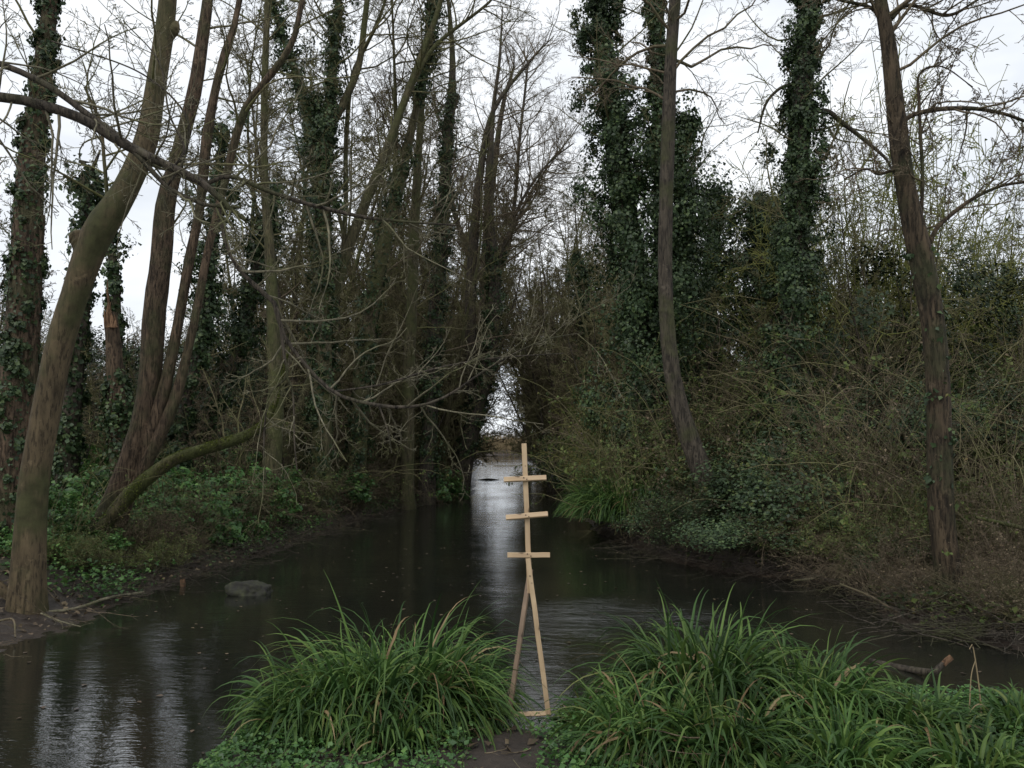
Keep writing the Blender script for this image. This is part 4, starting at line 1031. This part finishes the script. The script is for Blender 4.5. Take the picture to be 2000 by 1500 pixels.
def far_wood():
    rng = np.random.default_rng(420); n = 1500
    x = rng.uniform(-75, 75, n); y = rng.uniform(46, 72, n)
    m = np.abs(x) > 6.5; x, y = x[m], y[m]; n = len(x)
    S0 = np.stack([x, y, ground(x, y) - 0.2], -1)
    L = rng.uniform(5, 12, n)
    pp = 1000 + F * x / y; L = np.where((pp > 40) & (pp < 500), L * 0.5, L)
    P = grow(S0, np.tile([[0, 0, 1.0]], (n, 1)) + rng.normal(size=(n, 3)) * 0.12, L, 8, rng, 0.05)
    Rr = taper(rng.uniform(0.04, 0.14, n), np.full(n, 0.02), 8)
    mb = MB(); mb.add(*tubes(P, Rr, 5))
    crown(mb, P, Rr, L, [dict(n=14, fac=0.25, K=4, S=3, ang=55, w=0.2, t0=0.05), dict(n=6, fac=0.5, K=3, S=3, ang=50, w=0.2)], rng, 0.012)
    o = mb.build('distant_woods', M['twig'])
    tag(o, 'distant leafless wood closing the view behind both banks', 'distant wood', kind='stuff')
    lb = MB(); nc = 900; k = rng.integers(0, n, nc); f = rng.integers(0, 6, nc)
    C = P[k, f] + rng.normal(size=(nc, 3)) * 0.5
    g = nrm(rng.normal(size=(nc * 45, 3))) * (rng.random(nc * 45) ** 0.5)[:, None] * 1.1
    pos = np.repeat(C, 45, axis=0) + g
    lb.add(*leaves(pos, g + np.array([0, 0, .5]), 0.16, rng, 0.9, 0.12))
    tag(lb.build('distant_foliage', M['holly']), 'dark ivy foliage scattered through the distant wood', 'distant foliage', kind='stuff')
far_wood()
# far reed bed closing the river, and the field hedge behind it
def reeds():
    rng = np.random.default_rng(410); n = 9000
    x = rng.uniform(-26, 22, n); y = rng.uniform(84, 94, n)
    m = sdist(x, y) > 0.1; x, y = x[m], y[m]; n = len(x)
    S0 = np.stack([x, y, ground(x, y)], -1)
    P = grow(S0, np.tile([[0, 0, 1.0]], (n, 1)) + rng.normal(size=(n, 3)) * 0.15, 1.2 + 0.9 * rng.random(n), 4, rng, 0.08)
    mb = MB(); mb.add(*tubes(P, taper(np.full(n, 0.025), np.full(n, 0.008), 4), 3))
    tag(mb.build('reed_bed', M['reed']), 'straw coloured reed bed closing the far end of the river', 'reeds', kind='stuff')
reeds()

# ------------------------------------------------------------------ wooden figure of nailed laths
def lath(name, a, b, wd, th, m, parent, org, face=(0, -1, 0), seed=0):
    a = np.array(a, float) - org; b = np.array(b, float) - org
    ax = b - a; L = np.linalg.norm(ax); ax /= L
    f = np.array(face, float); f = nrm(f - ax * f.dot(ax)); s = np.cross(ax, f)
    me = bpy.data.meshes.new(name)
    vs, c = [], 0.0025
    rng = np.random.default_rng(seed)
    K = 7
    prof = [(-wd / 2 + c, th / 2), (wd / 2 - c, th / 2), (wd / 2, th / 2 - c), (wd / 2, -th / 2 + c), (wd / 2 - c, -th / 2), (-wd / 2 + c, -th / 2), (-wd / 2, -th / 2 + c), (-wd / 2, th / 2 - c)]
    for k in range(K):
        t = k / (K - 1); bow = 0.0008 * math.sin(math.pi * t) * rng.normal()
        for (u, v) in prof:
            vs.append((u + bow, v, (t - 0.5) * L))
    fs = []
    for k in range(K - 1):
        for q in range(8):
            fs.append((k * 8 + q, k * 8 + (q + 1) % 8, k * 8 + 8 + (q + 1) % 8, k * 8 + 8 + q))
    fs.append(tuple(range(7, -1, -1))); fs.append(tuple((K - 1) * 8 + q for q in range(8)))
    me.from_pydata(vs, [], fs); me.update(); me.materials.append(m)
    from mathutils import Matrix
    o = bpy.data.objects.new(name, me); COL.objects.link(o); o.parent = parent
    mid = (a + b) / 2
    Mx = Matrix(((s[0], f[0], ax[0], mid[0]), (s[1], f[1], ax[1], mid[1]), (s[2], f[2], ax[2], mid[2]), (0, 0, 0, 1)))
    o.matrix_local = Mx
    bm_fix(me)
    return o
def bm_fix(me):
    import bmesh
    b = bmesh.new(); b.from_mesh(me); bmesh.ops.recalc_face_normals(b, faces=b.faces); b.to_mesh(me); b.free()
FY = 4.66
org = W(1033, 1395, FY)
fig = empty('wooden_figure', tuple(org), 'standing figure of nailed pale laths with three crossbars and splayed legs between the sedge clumps', 'wooden figure')
def q(px, py, dy=0.0): return W(px, py, FY + dy)
lath('post', q(1023.5, 866), q(1035, 1158), 0.029, 0.018, M['lath'], fig, org, seed=1)
for k, (x0, y0, x1, y1, tl) in enumerate([(984, 937, 1067, 933, 0.35), (988, 1011, 1070, 1004, 0.45), (991, 1084, 1074, 1084, 0.1)]):
    lath('crossbar', q(x0, y0, -0.022), q(x1, y1, -0.022), 0.029, 0.02, M['lath'], fig, org, face=(0, -1, tl), seed=10 + k)
lath('leg', q(1036, 1112, 0.021), q(994, 1396, 0.021), 0.027, 0.02, M['lath_shaded'], fig, org, face=(-0.5, -1, 0), seed=20)
lath('leg', q(1031, 1090, -0.021), q(1071, 1394, -0.021), 0.028, 0.02, M['lath'], fig, org, face=(0, -1, 0), seed=21)
lath('foot_bar', q(1004, 1396, 0.0), q(1076, 1393, 0.0), 0.026, 0.02, M['lath'], fig, org, face=(0, -1, 0.5), seed=22)

M['nail'] = bark('rusty nail', (0.05, 0.035, 0.03), (0.09, 0.06, 0.045), (0.05, 0.03, 0.02), 0.9, 0.0)
for (nx_, ny_) in [(1023, 933), (1029, 936), (1027, 1006), (1033, 1009), (1030, 1082), (1037, 1086), (1035, 1125)]:
    c = q(nx_, ny_, -0.033) - org
    mbn = MB(); P = np.array([[c, c + np.array([0, -0.003, 0])]]); V, Fq = tubes(P, np.array([[0.004, 0.0035]]), 8)
    mbn.add(V, Fq); mbn.add(V[8:16], np.array([[0, 1, 2, 3], [0, 3, 4, 7], [4, 5, 6, 7]]))
    mbn.build('nail', M['nail'], fig, smooth=False)
# ------------------------------------------------------------------ rock, stub, fallen branches
def rock():
    x, y, _ = W(495, 1152, 9.5)
    root_z = WZ - 0.08
    rng = np.random.default_rng(8)
    import bmesh
    b = bmesh.new(); bmesh.ops.create_icosphere(b, subdivisions=5, radius=1.0)
    from mathutils import noise as mn, Vector
    for v in b.verts:
        n = mn.noise(v.co * 1.4) * 0.34 + mn.noise(v.co * 3.5) * 0.16 + mn.noise(v.co * 9) * 0.06
        c = v.co * (1 + n)
        v.co = Vector((c.x * 0.27, c.y * 0.22, max(-0.05, min(c.z, 0.75 + 0.5 * n) * 0.18)))
        v.co.z -= 0.22 * max(v.co.x, -0.05) * (v.co.z > 0)
    me = bpy.data.meshes.new('rock'); b.to_mesh(me); b.free()
    for p in me.polygons: p.use_smooth = True
    me.materials.append(M['rock'])
    o = bpy.data.objects.new('rock', me); COL.objects.link(o); o.location = (x, y, WZ - 0.02)
    tag(o, 'flat topped mossy rock sticking out of the water near the left bank', 'rock')
rock()

def stick(name, label, pts, Y, seed, m='twig_brown', cat='branch', levels=None, rmin=0.002, group=None, S=8):
    rng = np.random.default_rng(seed)
    P, Rr = px_stem(pts, Y, 20, False, 0, rng)
    mb = MB(); mb.add(*rough_tube(P, Rr, S, rng, 0.06))
    if levels:
        crown(mb, P[None], Rr[None], np.array([np.linalg.norm(P[-1] - P[0])]), levels, rng, rmin)
    return tag(mb.build(name, M[m]), label, cat, group)
tw1 = [dict(n=9, fac=0.35, K=6, S=3, ang=40, w=0.15, rk=0.008), dict(n=4, fac=0.5, K=4, S=3, ang=40, w=0.15)]
stick('fallen_branch', 'long pale stick lying on the mud from the leaning trunk towards the stub', [(78, 1197, 6, 0.1), (150, 1188, 6, .3), (210, 1168, 6, .8), (280, 1157, 5, 1.3)], 8.0, 501, 'twig_pale')
stick('fallen_branch', 'thin forked twig lying on the mud below the leaning trunk', [(80, 1198, 4), (120, 1214, 3, -.1), (158, 1224, 2, -.2)], 7.9, 502, 'twig_pale', levels=tw1)
stick('fallen_branch', 'short twig at the edge of the mud by the left frame edge', [(-10, 1215, 4), (25, 1210, 4), (30, 1245, 3, -.2)], 7.4, 503, 'twig_brown')
stick('wood_stub', 'small orange brown wooden stub standing at the left water edge', [(357, 1147, 10), (357, 1138, 11), (356, 1131, 10)], 9.9, 504, 'snapped', 'stub')
stick('driftwood', 'sunken log with a raised broken orange end in the water at right', [(1700, 1290, 8, .5), (1770, 1306, 12, .2), (1820, 1312, 12), (1838, 1300, 11), (1856, 1285, 9)], 6.15, 505, 'bark_dark', 'driftwood')
dl = bpy.data.objects['driftwood']
P_, R_2 = px_stem([(1841, 1298, 11.5), (1849, 1291, 12), (1858, 1283, 11)], 6.15, 6, False, 0, np.random.default_rng(3))
mbt = MB(); Vt, Ft_ = rough_tube(P_, R_2, 8, np.random.default_rng(3), 0.1); mbt.add(Vt, Ft_); mbt.add(Vt[-8:], np.array([[0, 1, 2, 3], [0, 3, 4, 7], [4, 5, 6, 7]]))
mbt.build('broken_end', M['snapped'], dl)
stick('fallen_branch', 'dead branch slanting down to the water at the far right', [(2040, 1185, 10), (1990, 1210, 9), (1940, 1235, 7), (1890, 1248, 4)], 7.4, 506, 'twig_brown', levels=tw1)
stick('fallen_branch', 'dead branch dipping into the water at the right bend, pale at its tip', [(1640, 1085, 6), (1620, 1110, 5), (1595, 1128, 5), (1550, 1134, 3)], 10.0, 507, 'twig_pale', levels=tw1)
stick('fallen_branch', 'long thin dead branch reaching left over the water from the rough trunk foot', [(1850, 1235, 8), (1780, 1210, 6), (1700, 1165, 5), (1640, 1140, 3)], 8.2, 508, 'twig_brown', levels=tw1)
stick('fallen_branch', 'bent mossy branch at the right edge above the dead brush', [(2050, 1050, 9), (1990, 1030, 8), (1940, 1018, 7), (1905, 1010, 5)], 7.8, 509, 'bark_moss', levels=tw1)
stick('fallen_branch', 'waterlogged branch across the shallows where the river narrows', [(930, 939, 3), (955, 936, 3), (985, 939, 2), (1010, 937, 1.5)], 34.5, 510, 'bark_dark', levels=tw1)
stick('straw_stem', 'dead straw stem bent at the top beside the right sedges', [(1918, 1410, 3), (1912, 1340, 2.5), (1900, 1262, 2), (1893, 1268, 1.5)], 4.55, 511, 'reed', 'stem')
stick('straw_stem', 'thin dead straw stem leaning against the bent one', [(1893, 1390, 2.5), (1897, 1320, 2), (1905, 1290, 1.5)], 4.5, 512, 'reed', 'stem')
def brushwood(name, label, xs, ys, n, seed, dmax, m='twig_brown', ln=0.55):
    rng = np.random.default_rng(seed)
    x = rng.uniform(*xs, n * 6); y = rng.uniform(*ys, n * 6); d = sdist(x, y); k = (d > -0.25) & (d < dmax)
    x, y = x[k][:n], y[k][:n]; n = len(x)
    z = np.maximum(ground(x, y), WZ) + 0.02 + 0.22 * rng.random(n) ** 2
    D = np.stack([rng.normal(size=n), rng.normal(size=n) * 0.7, rng.normal(size=n) * 0.25], -1)
    L = ln * (0.4 + 1.2 * rng.random(n))
    P = grow(np.stack([x, y, z], -1), D, L, 6, rng, 0.14, -0.02)
    P[:, :, 2] = np.maximum(P[:, :, 2], np.maximum(ground(P[:, :, 0], P[:, :, 1]), WZ) + 0.005)
    r = 0.002 + 0.004 * rng.random(n) ** 2
    Rr = taper(r, r * 0.4, 6)
    mb = MB(); mb.add(*tubes(P, Rr, 4))
    crown(mb, P, Rr, L, [dict(n=3, fac=0.4, K=4, S=3, ang=45, w=0.2, t0=0.2)], rng, 0.0014)
    tag(mb.build(name, M[m]), label, 'brushwood', kind='stuff')
brushwood('brushwood', 'tangle of dead twigs along the right water edge', (1.5, 7), (7.0, 14), 1100, 601, 0.8, 'bark_dark')
brushwood('brushwood', 'tangle of dead twigs along the left water edge', (-6, -1.2), (8.8, 24), 1000, 602, 0.6, 'bark_dark')
brushwood('brushwood', 'sparse dead twigs lying on the mud at left', (-6.5, -3.9), (6.0, 8.8), 90, 603, 1.8, ln=0.4)
brushwood('brushwood', 'few dead twigs trodden into the mud before the wooden figure', (-0.9, 0.9), (3.5, 4.8), 40, 604, 2.5, ln=0.25)
def floaters():
    rng = np.random.default_rng(610)
    x = rng.uniform(-5, 5, 600); y = rng.uniform(4.2, 16, 600); k = sdist(x, y) < -0.05
    C = np.stack([x[k], y[k], np.full(k.sum(), WZ + 0.006)], -1)
    U = np.tile([[0, 0, 6.0]], (len(C), 1))
    mb = MB(); mb.add(*leaves(C, U, 0.035, rng, 0.8, 0.05))
    tag(mb.build('floating_leaves', M['litter']), 'dead leaves drifting on the river', 'floating leaves', kind='stuff')
floaters()
for k, (px, Y) in enumerate([(1900, 7.3), (1960, 7.2), (2020, 7.1), (1840, 7.5)]):
    x, y = pxy(px, Y)
    rng = np.random.default_rng(520 + k); n = 36
    S0 = np.stack([x + rng.normal(size=n) * 0.35, y + rng.normal(size=n) * 0.12, np.full(n, WZ + 0.02) + rng.random(n) * 0.1], -1)
    D = np.stack([rng.normal(size=n), rng.normal(size=n) * 0.5, rng.normal(size=n) * 0.15], -1)
    P = grow(S0, D, 0.3 + 0.5 * rng.random(n), 6, rng, 0.12)
    mb = MB(); mb.add(*tubes(P, taper(np.full(n, 0.006), np.full(n, 0.002), 6), 4))
    tag(mb.build('twig_raft', M['bark_dark']), 'raft of washed up dead twigs at the right water edge', 'twigs', 'washed up twig rafts')
print('objects', len(sc.objects))
